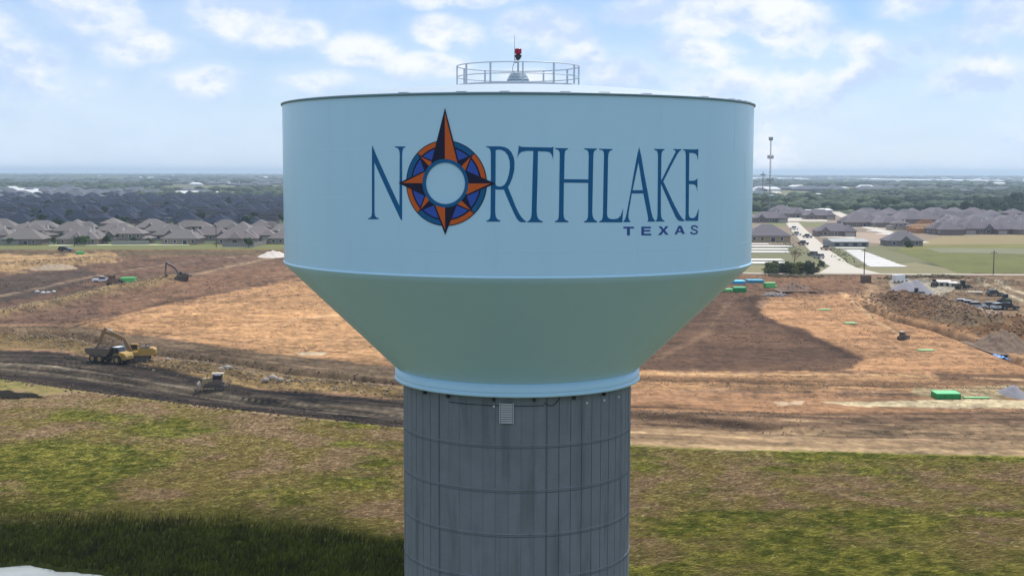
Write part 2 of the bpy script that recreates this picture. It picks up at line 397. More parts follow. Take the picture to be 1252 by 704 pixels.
    lay([(360, 430), (400, 430), (398, 434), (366, 434)], g_(225, 200, 170), 1, 1)
    for pts, col, w in (([(-60, 430), (60, 432), (180, 452), (300, 476), (420, 491), (520, 500)], (54, 44, 38), 1.3), ([(-60, 455), (60, 463), (180, 484), (300, 500), (420, 513), (520, 521)], (50, 40, 36), 1.4),
                        ([(-60, 441), (60, 447), (180, 465), (300, 487), (420, 500), (520, 509)], (132, 118, 104), .8), ([(-60, 447), (60, 454), (180, 472), (300, 492), (420, 505), (520, 513)], (126, 112, 98), .6),
                        ([(110, 398), (240, 412), (360, 425), (500, 440)], (150, 112, 82), .8), ([(60, 402), (200, 424), (330, 441), (490, 458)], (104, 82, 64), 1.0), ([(300, 398), (400, 386), (500, 378)], (232, 186, 146), 1.0),
                        ([(150, 410), (260, 395), (400, 392), (520, 396)], (176, 130, 94), 1.2), ([(0, 350), (90, 341), (200, 322), (330, 312)], (98, 78, 66), 1.4), ([(110, 395), (230, 372), (350, 352)], (172, 134, 106), 1.2)):
        line(pts, g_(*col), w, .5, .85, 4)
    # right
    lay([(880, 337), (1252, 337), (1400, 340), (1400, 372), (1060, 366), (880, 364)], g_(142, 106, 84), 5)
    lay([(1060, 338), (1300, 338), (1300, 420), (1200, 405), (1110, 380), (1060, 365)], g_(150, 122, 98), 5)
    lay([(940, 362), (1062, 362), (1110, 392), (1200, 420), (1300, 455), (1300, 462), (1050, 455), (1000, 452), (970, 410), (925, 385)], g_(200, 150, 112), 5, 5)
    lay([(760, 352), (860, 352), (932, 360), (928, 384), (960, 398), (1000, 414), (1055, 438), (1040, 452), (960, 456), (850, 452), (700, 452)], g_(112, 84, 68), 8, 5)
    line([(925, 362), (918, 376), (928, 390), (960, 400), (1000, 416), (1048, 437)], g_(76, 54, 42), 2.6, .5, .75)
    lay([(935, 357), (962, 356), (962, 363), (932, 363)], g_(140, 124, 116), 2, 2)
    lay([(600, 452), (850, 456), (1060, 455), (1300, 462), (1300, 482), (600, 476)], g_(186, 142, 106), 5, 4)
    lay([(640, 457), (780, 459), (980, 464), (1252, 470), (1252, 473), (960, 469), (700, 462)], g_(120, 88, 64), 2, 3, .6)
    lay([(600, 476), (800, 476), (960, 480), (1300, 480), (1300, 502), (960, 505), (760, 505), (600, 500)], g_(176, 132, 100), 5, 4)
    lay([(1140, 455), (1252, 458), (1300, 462), (1300, 470), (1150, 466)], g_(112, 84, 66), 3, 3, .8)
    lay([(1120, 474), (1300, 470), (1300, 488), (1180, 488), (1110, 484)], g_(186, 162, 128), 4, 3)
    lay([(1000, 491), (1130, 489), (1300, 489), (1300, 499), (1150, 499), (1040, 496)], g_(232, 208, 172), 1.5, 2)
    lay([(945, 490), (985, 490), (980, 495), (950, 496)], g_(224, 190, 160), 1.5, 2)
    lay([(560, 500), (760, 502), (980, 508), (1300, 506), (1300, 522), (900, 524), (560, 515)], g_(140, 110, 88), 4, 3)
    line([(770, 505), (850, 512), (930, 521), (990, 525)], g_(70, 54, 44), 2.0, .5, .85)
    lay([(560, 518), (900, 524), (1300, 520), (1400, 560), (900, 552), (560, 532)], g_(164, 134, 106), 3, 3)
    lay([(700, 537), (900, 545), (1300, 551), (1300, 560), (900, 553), (700, 543)], g_(196, 164, 128), 2, 2, .8)
    lay([(1075, 345), (1150, 352), (1130, 372), (1080, 374), (1062, 362)], g_(150, 116, 92), 6)
    lay([(1062, 358), (1130, 360), (1180, 378), (1252, 398), (1252, 436), (1190, 414), (1100, 388)], g_(126, 92, 64), 5, 4)
    lay([(1150, 378), (1200, 392), (1230, 410), (1190, 408), (1140, 394)], g_(128, 106, 84), 4, 4)
    lay([(1085, 340), (1175, 342), (1180, 352), (1150, 362), (1090, 360)], g_(186, 172, 156), 4, 3)
    lay([(1168, 384), (1252, 384), (1252, 398), (1200, 396)], g_(186, 140, 108), 3)
    line([(1190, 343), (1220, 355), (1252, 368), (1290, 382)], g_(226, 204, 176), 1.3, .1, .95)
    line([(1205, 342), (1232, 352), (1252, 359), (1300, 376)], g_(226, 204, 176), 1.3, .1, .95)
    line([(1060, 342), (1066, 352), (1060, 362), (1072, 378)], g_(196, 158, 124), 3.0, .3, .7)
    line([(1062, 375), (1100, 391), (1150, 404), (1200, 422), (1252, 446)], g_(78, 56, 42), 1.8, .3, .9)
    line([(1060, 372), (1100, 387), (1150, 401), (1200, 418), (1252, 438)], g_(196, 150, 112), 1.8, .3, .7)
    for pts, col, w in (([(700, 455), (900, 458), (1100, 458), (1300, 466)], (222, 180, 138), 1.0), ([(700, 463), (850, 466), (1000, 471), (1300, 476)], (112, 82, 60), .9), ([(650, 494), (800, 498), (960, 506), (1300, 505)], (96, 72, 56), .8),
                        ([(650, 513), (800, 519), (1000, 533), (1300, 538)], (104, 80, 62), .7), ([(840, 505), (1000, 511), (1300, 513)], (94, 72, 58), .9), ([(650, 523), (800, 529), (1000, 541), (1300, 547)], (196, 162, 126), .6), ([(960, 514), (1100, 519), (1300, 520)], (200, 168, 134), .6),
                        ([(1030, 358), (1046, 372), (1070, 392), (1110, 415)], (222, 178, 138), .8), ([(960, 372), (1000, 398), (1050, 425), (1100, 446)], (186, 140, 104), .8), ([(895, 365), (880, 385), (860, 410), (800, 440)], (136, 106, 86), 1.0), ([(1062, 345), (1085, 352), (1110, 352)], (112, 84, 66), 1.2)):
        line(pts, g_(*col), w, .6, .8, 4)
    # wheel tracks that follow the haul roads
    for pts, w, lo in (([(-300, 434), (60, 440), (180, 456), (300, 480), (400, 492), (500, 500), (640, 512)], 13, 1.5),
                       ([(600, 504), (760, 512), (980, 520), (1252, 527), (1500, 532)], 16, .6),
                       ([(600, 465), (780, 468), (980, 474), (1252, 480)], 12, .5), ([(-200, 402), (95, 402), (300, 434), (500, 462)], 7, .5),
                       ([(40, 372), (200, 338), (345, 311)], 6, .4), ([(90, 399), (200, 372), (352, 343)], 26, .35), ([(1075, 372), (1150, 392), (1260, 436)], 12, .35)):
        d, fr = ldist(X, Y, wl(pts)); d = d*(1+.25*n30); L = 400
        k = vn(d*.55+2.5*n30, fr*9+40)*.55+vn(d*2.2+7, fr*24)*.45-.5; on_ = np.exp(-(d/w)**4)*site
        C = C*(1+lo*2.2*k*on_)[..., None]
    # graded soil: wheel tracks and scraped streaks
    tr = fbm(X*.16+Y*.03, Y*.9-X*.10, 3.2, 4, 31)-.5; tr2 = fbm(X*.5+Y*.2, Y*1.4, 1.6, 3, 32)-.5
    cl = fbm(X, Y, 1.1, 2, 33)-.5
    cl2 = fbm(X, Y, .55, 2, 35)-.5; tr3 = fbm(X*.10-Y*.04, Y*1.1+X*.25, 1.5, 3, 36)-.5
    m = (np.where(site, 1, 0)*(1+0.8*tr+.5*tr2+.6*n30+.7*n2+.7*cl+.6*cl2+.45*tr3)+np.where(site, 0, 1))[..., None]
    C = C*np.clip(m, .35, 1.8)
    hue = np.where(site, n30*.35+n8*.2, 0)[..., None]; C = C*(1+hue*np.array([.18, 0, -.25]))*np.where(site, 1, 0)[..., None]*np.array([1.0, 1.03, .93])+C*np.where(site, 0, 1)[..., None]
    # --- rough pasture in front
    gr = ~site & (Y < 330) & front | (~front)
    p1 = fbm(X, Y*1.35, 17, 5, 41, .6); p2 = fbm(X, Y, 5, 4, 42); p3 = fbm(X, Y, 1.2, 3, 43)
    row = np.interp(py, [520, 560, 600, 625, 660, 710], [.50, .46, .34, .36, .50, .52])
    rowL = np.interp(py, [460, 480, 500, 530, 560, 585, 610, 630, 720], [.62, .66, .45, .42, .50, .60, .38, .30, .6])
    bias = np.where(px < 480, rowL, row)
    edg = np.interp(px, [e_[0] for e_ in EDGE], [e_[1] for e_ in EDGE]); bias = bias+.22*np.exp(-((py-edg)/22)**2)*(px > 420)+.12*(px > 1030)*sstep(590, 640, py)
    gm = sstep(.46, .62, p1*.75+p2*.25+(bias-.5)*.45)[..., None]
    dryc = g_(160, 144, 88)*(1-sstep(.4, .6, p2)[..., None])+g_(174, 148, 112)*sstep(.4, .6, p2)[..., None]
    grc = g_(122, 126, 54)*(1-sstep(.35, .65, p3)[..., None])+g_(156, 150, 72)*sstep(.35, .65, p3)[..., None]
    GC = dryc*(1-gm)+grc*gm; GC = GC*(.72+.6*p3)[..., None]
    C = np.where(gr[..., None], GC, C)
    near = (1-sstep(95, 128, Y))[..., None]*.65; C = C*(1-near)+g_(74, 84, 40)*(.7+.6*p3)[..., None]*near  # ground mostly out of view, darkened to cut bounce light on the cone
    lay([(-300, 606), (120, 612), (300, 614), (400, 630), (530, 655), (560, 760), (-300, 760)], g_(112, 114, 48), 16, 30, .65)  # soft outer band of the foreground shade, put into the grass colour
    lay([(-300, 626), (120, 630), (300, 632), (400, 645), (520, 668), (560, 760), (-300, 760)], g_(62, 70, 20), 18, 44)  # dark tall grass with the dim foreground's shade painted into its colour
    lay([(-10, 476), (40, 480), (55, 486), (0, 488)], g_(40, 34, 26), 3, 2)
    return np.clip(C, .004, .9)

AZF = math.radians(26)
az = np.concatenate([np.linspace(-PI, -AZF, 70)[:-1], np.linspace(-AZF, AZF, 1060), np.linspace(AZF, PI, 70)[1:]])
rows = [1.0, 15, 30, 50, 70, 90, 105, 115]
py_ = 730.0
while py_ > 213.8:
    p = at(626, py_); rows.append(math.hypot(p.x, p.y)); py_ -= 1.25 if py_ > 225 else .6
rows = sorted(set(rows)); rows = [r for r in rows if r < 23000]+[23500, 26000, 29000]
A, Rr = np.meshgrid(az, np.array(rows)); GX = Rr*np.sin(A); GY = Rr*np.cos(A); GB = G(GX, GY)
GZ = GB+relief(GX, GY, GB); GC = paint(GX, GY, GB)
# pond: sink the ground a little at the lower left
POND = [(-160, 683), (0, 688), (40, 686), (70, 693), (120, 696), (140, 702), (200, 706), (220, 740), (-160, 760)]
ppx, ppy, _d = proj(GX, GY, GB); pm = (ppy > 670) & (ppx < 300) & (GY > 60) & (_d > 60)
sdp = np.full(GX.shape, -50.0); sdp[pm] = sdist(ppx[pm], ppy[pm], POND)+(fbm(GX[pm], GY[pm], 3, 3, 51)-.5)*10
GZ = np.where(pm, GZ-1.1*sstep(-4, 9, sdp), GZ)
nr, nc = GX.shape; idx = np.arange(nr*nc).reshape(nr, nc)
Fq = np.stack([idx[:-1, :-1], idx[:-1, 1:], idx[1:, 1:], idx[1:, :-1]], -1).reshape(-1, 4)[:, ::-1]
GROUND = mat('soil_and_grass', (1, 1, 1), .95, .17, .8, .35, vcol=True, fine=(2.2, .16), spec=.08)
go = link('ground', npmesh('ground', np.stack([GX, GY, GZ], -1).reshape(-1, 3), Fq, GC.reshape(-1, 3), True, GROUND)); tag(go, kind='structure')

def zat(x, y):
    a = np.array([float(x)]); b = np.array([float(y)]); B = G(a, b); return float((B+relief(a, b, B))[0])
def on(px, py, dz=0):
    p = at(px, py); p.z = zat(p.x, p.y)+dz; return p

WATER = mat('pond_water', (.30, .33, .32), .5, .25, .5, .05, spec=.35)
m = MB(); q = [at(*p) for p in [(-160, 683), (0, 684), (60, 684), (140, 690), (220, 700), (230, 730), (-160, 740)]]
zp = np.mean([p.z for p in q])-.42
m.add([(p.x, p.y, zp) for p in q], [tuple(range(len(q)))]); tag(m.build('pond_water', WATER), kind='structure')
# ------------------------------------------------------------------ water tower
R = 11.5; TX, TY = .0238*R, 5.5618*R; U = lambda h: CAM_H+h*R
RP = .4975*R; LIFT = .1775*R
tower = thing('water_tower', 'huge pale blue water tower with town name and compass on a grey concrete shaft', 'water tower', (TX, TY, 0))
zt, zb, zr0, zr1, rr = U(.2769), U(-.3835), U(-.8455), U(-.895), .5325*R
MB().lathe([(R, zb+.02), (R, zt-.06)], 256).build('tank_wall', TANK, tower)
cp = [(R+.015, zb-.02), (R-.03, zb-.10)]
for i in range(1, 25):
    t = i/24; cp.append((R-.03+(rr-.05-R+.03)*t-.0*math.sin(PI*t), zb-.10+(zr0+.0-zb+.10)*t))
MB().lathe(cp, 256).build('cone_bottom', TANK, tower)
MB().lathe([(R+.0, zb+.09), (R+.045, zb+.06), (R+.045, zb+.0), (R+.0, zb-.03)], 256).build('drip_edge', TANK, tower)
MB().lathe([(rr-.4, zr0+.03), (rr, zr0), (rr+.01, zr1+.20)], 192).build('base_ring', TANK, tower)
MB().lathe([(rr+.01, zr1+.20), (rr-.02, zr1+.17), (rr-.02, zr1+.14), (rr+.03, zr1+.12), (rr+.05, zr1+.02), (rr+.02, zr1-.02), (RP-.3, zr1-.02)], 192).build('ring_flange', TANK, tower)
def zroof(r): return U(.2769)+.083*R*(1-(r/R)**2)
MB().lathe([(R-.02, zt-.01)]+[(R*k/16, zroof(R*k/16)) for k in range(15, 0, -1)]+[(.02, zroof(0))], 160).build('roof', mat('roof_paint', (.34, .42, .48), .6, .04), tower)
MB().lathe([(R, zt-.10), (R+.06, zt-.09), (R+.07, zt-.01), (R-.05, zt+.02)], 256).build('roof_rim', LIP, tower)
def arcbox(r0, r1, a0, a1, z0, z1, n=3):
    m = MB(); V = []
    for i in range(n+1):
        a = a0+(a1-a0)*i/n
        for r in (r0, r1):
            for z in (z0, z1): V.append((r*math.sin(a), -r*math.cos(a), z))
    F = []
    for i in range(n):
        b = i*4; F += [(b+2, b+6, b+7, b+3), (b, b+1, b+5, b+4), (b+1, b+3, b+7, b+5), (b, b+4, b+6, b+2)]
    F += [(0, 2, 3, 1), (n*4, n*4+1, n*4+3, n*4+2)]
    return m.add(V, F)
# weld seams of the tank plates: thin proud beads
for zz in (U(-.105)*1.0, U(.075), U(-.285)):
    MB().lathe([(R, zz-.014), (R+.004, zz-.006), (R+.004, zz+.006), (R, zz+.014)], 256).build('weld_seam', TANK, tower)
sm = arcbox(R-.01, R+.003, -.0006, .0006, 0, 1, 1).mesh('weld_seam', TANK)
for k, (z0, z1, off) in enumerate(((zb+.1, U(-.105), 0), (U(-.105), U(.075), .23), (U(.075), zt-.1, .1))):
    for j in range(14):
        o = link('weld_seam', sm, tower); o.location = (0, 0, z0); o.scale = (1, 1, z1-z0); o.rotation_euler = (0, 0, off+j*2*PI/14)
# small lifting lugs and roof plate tips on the rim
lug = arcbox(R-.32, R-.06, -.018, .018, zt-.02, zt+.05, 2).mesh('roof_lug', STEEL)
for a in (28, 45, 57, 61.5, 66, 71, -3, -12, 9.5, 18, -25, 100, 140, 180, 220, 260):
    o = link('roof_lug', lug, tower); o.rotation_euler = (0, 0, math.radians(a)); o.scale = (1, 1, 1)
# shaft: recessed core, panels between the form grooves
CORE_R = RP-.03
MB().lathe([(CORE_R, 0), (CORE_R, zr1-.02)], 160).build('shaft_core', CONC2, tower)
def unp_cyl(px, py, r=R):
    v = ray(px, py); o = np.array([-TX, -TY, CAM_H]); a = v[0]**2+v[1]**2; b = 2*(o[0]*v[0]+o[1]*v[1]); c = o[0]**2+o[1]**2-r*r
    t = (-b-math.sqrt(max(b*b-4*a*c, 0)))/(2*a); p = o+t*v; return math.atan2(p[0], -p[1]), p[2]
joints = [unp_cyl(632, y, RP)[1] for y in (548.2, 602.8, 656.8)]
lift = (joints[0]-joints[2])/2
NP = 60; STEP = 2*PI/NP; offA = math.radians(13.7)
def pmesh(gap, h, inset=0.0): return arcbox(CORE_R-.02, RP-inset, gap/2/RP, STEP-gap/2/RP, .022, h-.022, 3)
deep = pmesh(.035, lift).mesh('panel', CONC); faint = pmesh(.012, lift, .012).mesh('panel', CONC)
h_top = zr1-.02-joints[0]
deepT = pmesh(.035, h_top+.045).mesh('panel', CONC); faintT = pmesh(.012, h_top+.045, .012).mesh('panel', CONC)
for L in range(5):
    z0 = joints[0]-L*lift
    for k in range(NP):
        a = offA+k*STEP; mid = (math.degrees(a+STEP/2)+180) % 360-180; f = -40 < mid < 13
        me = (faintT if f else deepT) if L == 0 else (faint if f else deep)
        o = link('panel', me, tower); o.location = (0, 0, z0); o.rotation_euler = (0, 0, a)
m = MB(); z0 = joints[0]-5*lift
while z0 > -.5:
    for k in range(NP):
        q = pmesh(.045, lift); Mx = Matrix.Translation((0, 0, z0)) @ Matrix.Rotation(offA+k*STEP, 4, 'Z'); m.add([Mx @ Vector(v) for v in q.v], q.f)
    z0 -= lift
tag(m.build('lower_panels', CONC, tower), kind='stuff')
# proud ridge above each joint groove, split at the two main form seams
for L in range(5):
    z0 = joints[0]-L*lift+.07
    MB().lathe([(RP-.005, z0+.02), (RP+.022, z0+.045), (RP+.022, z0+.085), (RP-.005, z0+.11)], 160).build('lift_ridge', CONC, tower)
for a in (13.7, -40.3, 73.7, -97.5, 133, 193):
    arcbox(RP-.03, RP+.012, math.radians(a-.35), math.radians(a+.35), 0, zr1-.05, 1).build('form_seam', CONC2, tower)
# vent louvre
a0, z1_ = unp_cyl(611.8, 492.2, RP); a1, z0_ = unp_cyl(627.2, 517.6, RP)
lv = arcbox(RP+.01, RP+.05, a0, a1, z0_, z1_, 2).build('vent_louvre', mat('louvre_back', (.12, .13, .14), .7), tower)
ns = 9
for i in range(ns):
    za = z0_+(z1_-z0_)*(i+.2)/ns; zc = z0_+(z1_-z0_)*(i+.85)/ns
    b = arcbox(RP+.05, RP+.10, a0+.004, a1-.004, za, zc, 2); b.build('louvre_slat', mat('louvre_metal', (.50, .53, .55), .5), lv)
for (aa, ab) in ((a0-.006, a0), (a1, a1+.006)): arcbox(RP+.01, RP+.11, aa, ab, z0_-.02, z1_+.02, 1).build('louvre_frame', mat('louvre_metal', (.5, .53, .55)), lv)
# hanger brackets below the ring, conduit, droop cable, tie-hole caps
for px in (521, 549, 604, 653, 701, 737):
    a, z = unp_cyl(px, 484, RP)
    MB().box(-.05, .05, -RP-.16, -RP+.02, zr1-.26, zr1-.02, Matrix.Rotation(a, 4, 'Z')).build('ring_bracket', BLACK, tower)
arcbox(RP+.01, RP+.035, unp_cyl(549, 490, RP)[0], unp_cyl(665, 490, RP)[0], U(-.935)-.02, U(-.935)+.005, 24).build('conduit', BLACK, tower)
m = MB(); pts = []
for i in range(15):
    t = i/14; a, z = unp_cyl(665+t*20, 492+3.5*math.sin(PI*min(1, t*1.25))-6*max(0, t-.7)/.3, RP); pts.append((math.sin(a)*(RP+.04), -math.cos(a)*(RP+.04), z))
for a, b in zip(pts, pts[1:]): m.tube(a, b, .018, n=5)
m.build('cable', BLACK, tower)
for px, py in ((604, 496.5), (717.2, 492.3), (738.5, 489), (756, 485)):
    a, z = unp_cyl(px, py, RP); p = Vector((math.sin(a), -math.cos(a), 0))
    MB().tube(p*(RP-.02)+Vector((0, 0, z)), p*(RP+.04)+Vector((0, 0, z)), .05, n=8).build('tie_hole_cap', WHITE, tower)
# safety rail ring on the roof
RAILR = 0.262*R; zpb = zroof(RAILR); H_R = 1.05
rail = MB().lathe([(RAILR-.05, zpb-.05), (RAILR+.05, zpb-.05), (RAILR+.05, zpb+.12), (RAILR-.05, zpb+.12), (RAILR-.05, zpb-.05)], 96).build('safety_rail', STEEL, tower)
RP_M = mat('rail_paint', (.50, .56, .60), .5, .05)
rail.data.materials[0] = RP_M
def torus(r, z, t, n=96):
    return MB().lathe([(r+t*math.cos(2*PI*i/6), z+t*math.sin(2*PI*i/6)) for i in range(7)], n)
torus(RAILR, zpb+H_R, .032).build('top_rail', RP_M, rail); torus(RAILR, zpb+H_R*.5, .028).build('mid_rail', RP_M, rail)
pm_ = MB().box(-.035, .035, -.035, .035, 0, H_R).mesh('rail_post', RP_M)
for k in range(12):
    a = math.radians(4+30*k); o = link('rail_post', pm_, rail); o.location = (RAILR*math.sin(a), -RAILR*math.cos(a), zpb); o.rotation_euler = (0, 0, a)
# roof hatch / vent, beacon, aerial
zc = zroof(0)
sc = 1/281.6*R
vent = MB().lathe([(14*sc, zc-.1), (13.5*sc, zc+.28)], 24).build('roof_vent', mat('vent_paint', (.56, .70, .76), .5), tower)
MB().lathe([(13.8*sc, zc+.28), (13*sc, zc+.36), (9.6*sc, zc+.62), (9.2*sc, zc+.64), (.01, zc+.68)], 24).build('vent_cap', mat('vent_cap', (.26, .30, .34), .5), vent)
for i in range(4): torus((13.1-i*.9)*sc, zc+.36+i*.07, .018, 24).build('cap_rib', mat('vent_paint', (.56, .70, .76)), vent)
MB().box(12*sc, 18*sc, -.12, .1, zc+.02, zc+.13).build('cap_bracket', BLACK, vent)
bp = MB().tube((0, 0, zc+.6), (0, 0, U(.482)), .045).build('beacon_pole', STEEL, tower)
bc = MB().lathe([(.05, U(.474)), (2.6*sc, U(.478)), (4.2*sc, U(.489)), (4.4*sc, U(.493)), (3.6*sc, U(.4955)), (.01, U(.4955))], 20).build('beacon', BLACK, tower)
MB().lathe([(2.6*sc, U(.4955)), (2.6*sc, U(.4995)), (3.7*sc, U(.500)), (3.8*sc, U(.519)), (3.3*sc, U(.5215)), (.01, U(.522))], 20).build('red_lamp', RED, bc)
for i in range(8):
    a = i*PI/4; MB().tube((3.85*sc*math.cos(a), 3.85*sc*math.sin(a), U(.500)), (3.85*sc*math.cos(a), 3.85*sc*math.sin(a), U(.520)), .008, n=4).build('lamp_guard', mat('lamp_guard', (.2, .02, .04)), bc)
ax = -4.3*sc
MB().tube((ax, 0, U(.463)), (ax, 0, U(.578)), .018, .010, n=6).build('aerial', STEEL, tower)
MB().tube((ax-.03, 0, U(.463)), (.05, 0, U(.463)), .02, n=6).build('aerial_bracket', BLACK, tower)
MB().tube((ax, 0, U(.475)), (.3*sc, 0, U(.475)), .016, n=6).build('aerial_bracket', BLACK, tower)
m = MB(); pr = None
for i in range(13):
    t = i/12; p = (ax-1.8*sc*math.sin(PI*t)-.02, .02, U(.463)-(U(.463)-zc-.55)*t)
    if pr: m.tube(pr, p, .012, n=4)
    pr = p
m.build('beacon_cable', BLACK, tower)
# ---- lettering and emblem: thin plates curved round the tank
def sz(px, py): a, z = unp_cyl(px, py); return (a*R, z)
def plate(name, outer, material, holes=(), lift_=.006, parent=None, local=False, label=None, base=.0):
    loops = [list(outer)]+[list(h) for h in holes]
    if not local: loops = [[sz(*p) for p in L] for L in loops]
    bm = bmesh.new(); V2 = [[Vector((a, b, 0)) for a, b in L] for L in loops]; flat = [v for L in V2 for v in L]
    vs = [bm.verts.new(v) for v in flat]
    for t in tessellate_polygon(V2):
        try: bm.faces.new([vs[i] for i in t])
        except Exception: pass
    x0 = min(v.x for v in flat); x1 = max(v.x for v in flat); st = R*math.radians(1.5); x = math.ceil(x0/st)*st
    while x < x1:
        bmesh.ops.bisect_plane(bm, geom=bm.verts[:]+bm.edges[:]+bm.faces[:], plane_co=(x, 0, 0), plane_no=(1, 0, 0)); x += st
    bmesh.ops.remove_doubles(bm, verts=bm.verts, dist=1e-5)
    bmesh.ops.recalc_face_normals(bm, faces=bm.faces)
    for f in bm.faces:
        if f.normal.z < 0: f.normal_flip()
    top = bm.faces[:]; ret = bmesh.ops.extrude_face_region(bm, geom=top)
    for g in ret['geom']:
        if isinstance(g, bmesh.types.BMVert): g.co.z = 1.0
    bmesh.ops.delete(bm, geom=[f for f in top if f.is_valid], context='FACES_ONLY')
    for v in bm.verts:
        r = R+(lift_ if v.co.z > .5 else base); a = v.co.x/R; v.co = Vector((r*math.sin(a), -r*math.cos(a), v.co.y))
    bmesh.ops.recalc_face_normals(bm, faces=bm.faces)
    me = bpy.data.meshes.new(name); bm.to_mesh(me); bm.free(); me.materials.append(material)
    o = link(name, me, parent or tower)
    if label: o['label'] = label
    return o
k5 = 5.4125
cA = lambda P: [(440+x/k5, 160+y/k5) for x, y in P]
cB = lambda P: [(580+x/k5, 160+y/k5) for x, y in P]
cC = lambda P: [(720+x/k5, 160+y/k5) for x, y in P]
LT = []
LT.append((cA([(84,98),(104,150),(180,320),(262,496),(264,150),(260,128),(250,115),(232,110),(232,104),(302,104),(302,110),(288,116),(282,132),(280,160),(280,585),(276,594),(266,578),(96,208),(97,540),(100,560),(108,573),(125,578),(125,585),(55,585),(55,578),(70,574),(78,562),(80,540),(80,115)]), []))
LT.append((cB([(78,103),(170,103),(200,108),(225,120),(245,142),(260,175),(266,210),(264,260),(252,310),(236,350),(222,373),(236,408),(255,455),(275,505),(295,545),(315,575),(332,592),(343,598),(343,604),(310,605),(295,598),(280,580),(262,545),(240,495),(216,440),(195,389),(160,390),(139,388),(138,540),(142,568),(152,585),(172,594),(172,601),(80,601),(80,595),(96,588),(104,575),(107,550),(109,300),(109,150),(106,128),(96,114),(79,109)]),
           [cB([(141,129),(160,125),(182,128),(204,140),(222,165),(233,200),(235,240),(228,290),(215,330),(200,356),(182,368),(160,369),(146,364),(140,355)])]))
LT.append((cB([(282,182),(288,150),(294,97),(301,103),(315,107),(400,109),(500,111),(514,110),(523,106),(521,190),(516,170),(508,152),(497,142),(475,138),(421,136),(418,300),(412,530),(415,562),(425,586),(452,599),(452,606),(350,605),(350,599),(368,590),(376,570),(379,540),(385,300),(390,134),(345,134),(315,139),(300,149),(290,165)]), []))
LT.append((cB([(533,114),(620,116),(620,122),(605,129),(599,140),(597,165),(594,320),(754,322),(757,165),(755,143),(748,130),(727,122),(727,116),(811,118),(811,124),(796,131),(789,145),(787,170),(780,540),(783,565),(791,585),(812,599),(812,606),(726,606),(726,600),(742,592),(750,575),(752,550),(753,345),(592,343),(590,545),(592,570),(600,588),(622,598),(622,605),(532,605),(532,599),(550,591),(557,575),(559,550),(565,165),(564,142),(556,128),(533,120)]), []))
LT.append((cC([(68,119),(155,121),(155,127),(138,135),(130,150),(127,180),(123,400),(120,555),(125,573),(138,582),(165,585),(192,580),(210,562),(226,515),(221,606),(68,605),(68,599),(84,592),(91,575),(93,550),(97,300),(100,160),(98,140),(90,130),(68,125)]), []))
LT.append((cC([(332,108),(346,165),(366,285),(388,400),(412,535),(422,572),(434,592),(440,596),(437,601),(388,601),(388,596),(393,588),(388,555),(360,415),(284,415),(262,545),(262,578),(267,592),(275,598),(275,604),(228,604),(228,598),(238,588),(247,560),(276,405),(300,265),(321,155)]),
           [cC([(328,207),(357,393),(289,393)])]))
LT.append((cC([(432,120),(500,121),(500,127),(487,134),(481,148),(479,180),(478,326),(484,320),(530,225),(574,140),(570,130),(558,127),(558,121),(611,122),(611,128),(598,137),(586,153),(545,230),(492,335),(520,395),(565,490),(600,555),(618,580),(633,590),(630,598),(600,597),(586,588),(572,566),(540,495),(500,405),(481,360),(476,352),(476,545),(479,570),(486,587),(500,594),(500,600),(443,600),(443,595),(450,585),(454,560),(457,170),(455,145),(448,132),(432,126)]), []))
LT.append((cC([(622,122),(700,124),(724,121),(722,195),(717,170),(708,154),(692,148),(664,147),(662,330),(685,331),(705,327),(718,315),(717,400),(712,372),(702,358),(688,354),(662,353),(660,550),(664,570),(676,577),(694,577),(708,565),(727,515),(722,596),(641,596),(637,585),(640,555),(641,160),(638,140),(632,131),(622,128)]), []))
for (o_, h_), ch in zip(LT, 'NRTHLAKE'): plate('letter', o_, TEAL, h_, .008, label='tall serif letter %s of the town name' % ch)
LS = mat('logo_small_blue', (.02, .075, .30), .5, .04)
small = [([(228,634),(298,634),(298,646),(271,646),(271,692),(252,692),(252,646),(228,646)], []),
 ([(347,634),(410,634),(410,646),(364,646),(364,656),(406,656),(406,667),(364,667),(364,680),(412,680),(412,692),(347,692)], []),
 ([(460,632),(480,632),(494,650),(508,631),(526,631),(503,659),(527,687),(507,688),(493,669),(478,690),(457,690),(484,659)], []),
 ([(593,628),(611,628),(635,681),(617,682),(612,671),(587,672),(583,685),(566,686)], [[(602,643),(608,661),(591,662)]])]
for (P, Hh), ch in zip(small, 'TEXA'): plate('small_letter', cC(P), LS, [cC(h) for h in Hh], .008, label='small sans letter %s under the town name' % ch)
cl = [(719,642),(712,633),(700,629),(686,631),(679,640),(684,649),(698,655),(712,660),(717,670),(710,679),(696,682),(681,679),(673,669)]
Lp, Rt = [], []
for i, p in enumerate(cl):
    a = cl[max(0, i-1)]; b = cl[min(len(cl)-1, i+1)]; dx, dy = b[0]-a[0], b[1]-a[1]; q = math.hypot(dx, dy); Lp.append((p[0]-dy/q*5, p[1]+dx/q*5)); Rt.append((p[0]+dy/q*5, p[1]-dx/q*5))
plate('small_letter', cC(Lp+Rt[::-1]), LS, [], .008, label='small sans letter S under the town name')
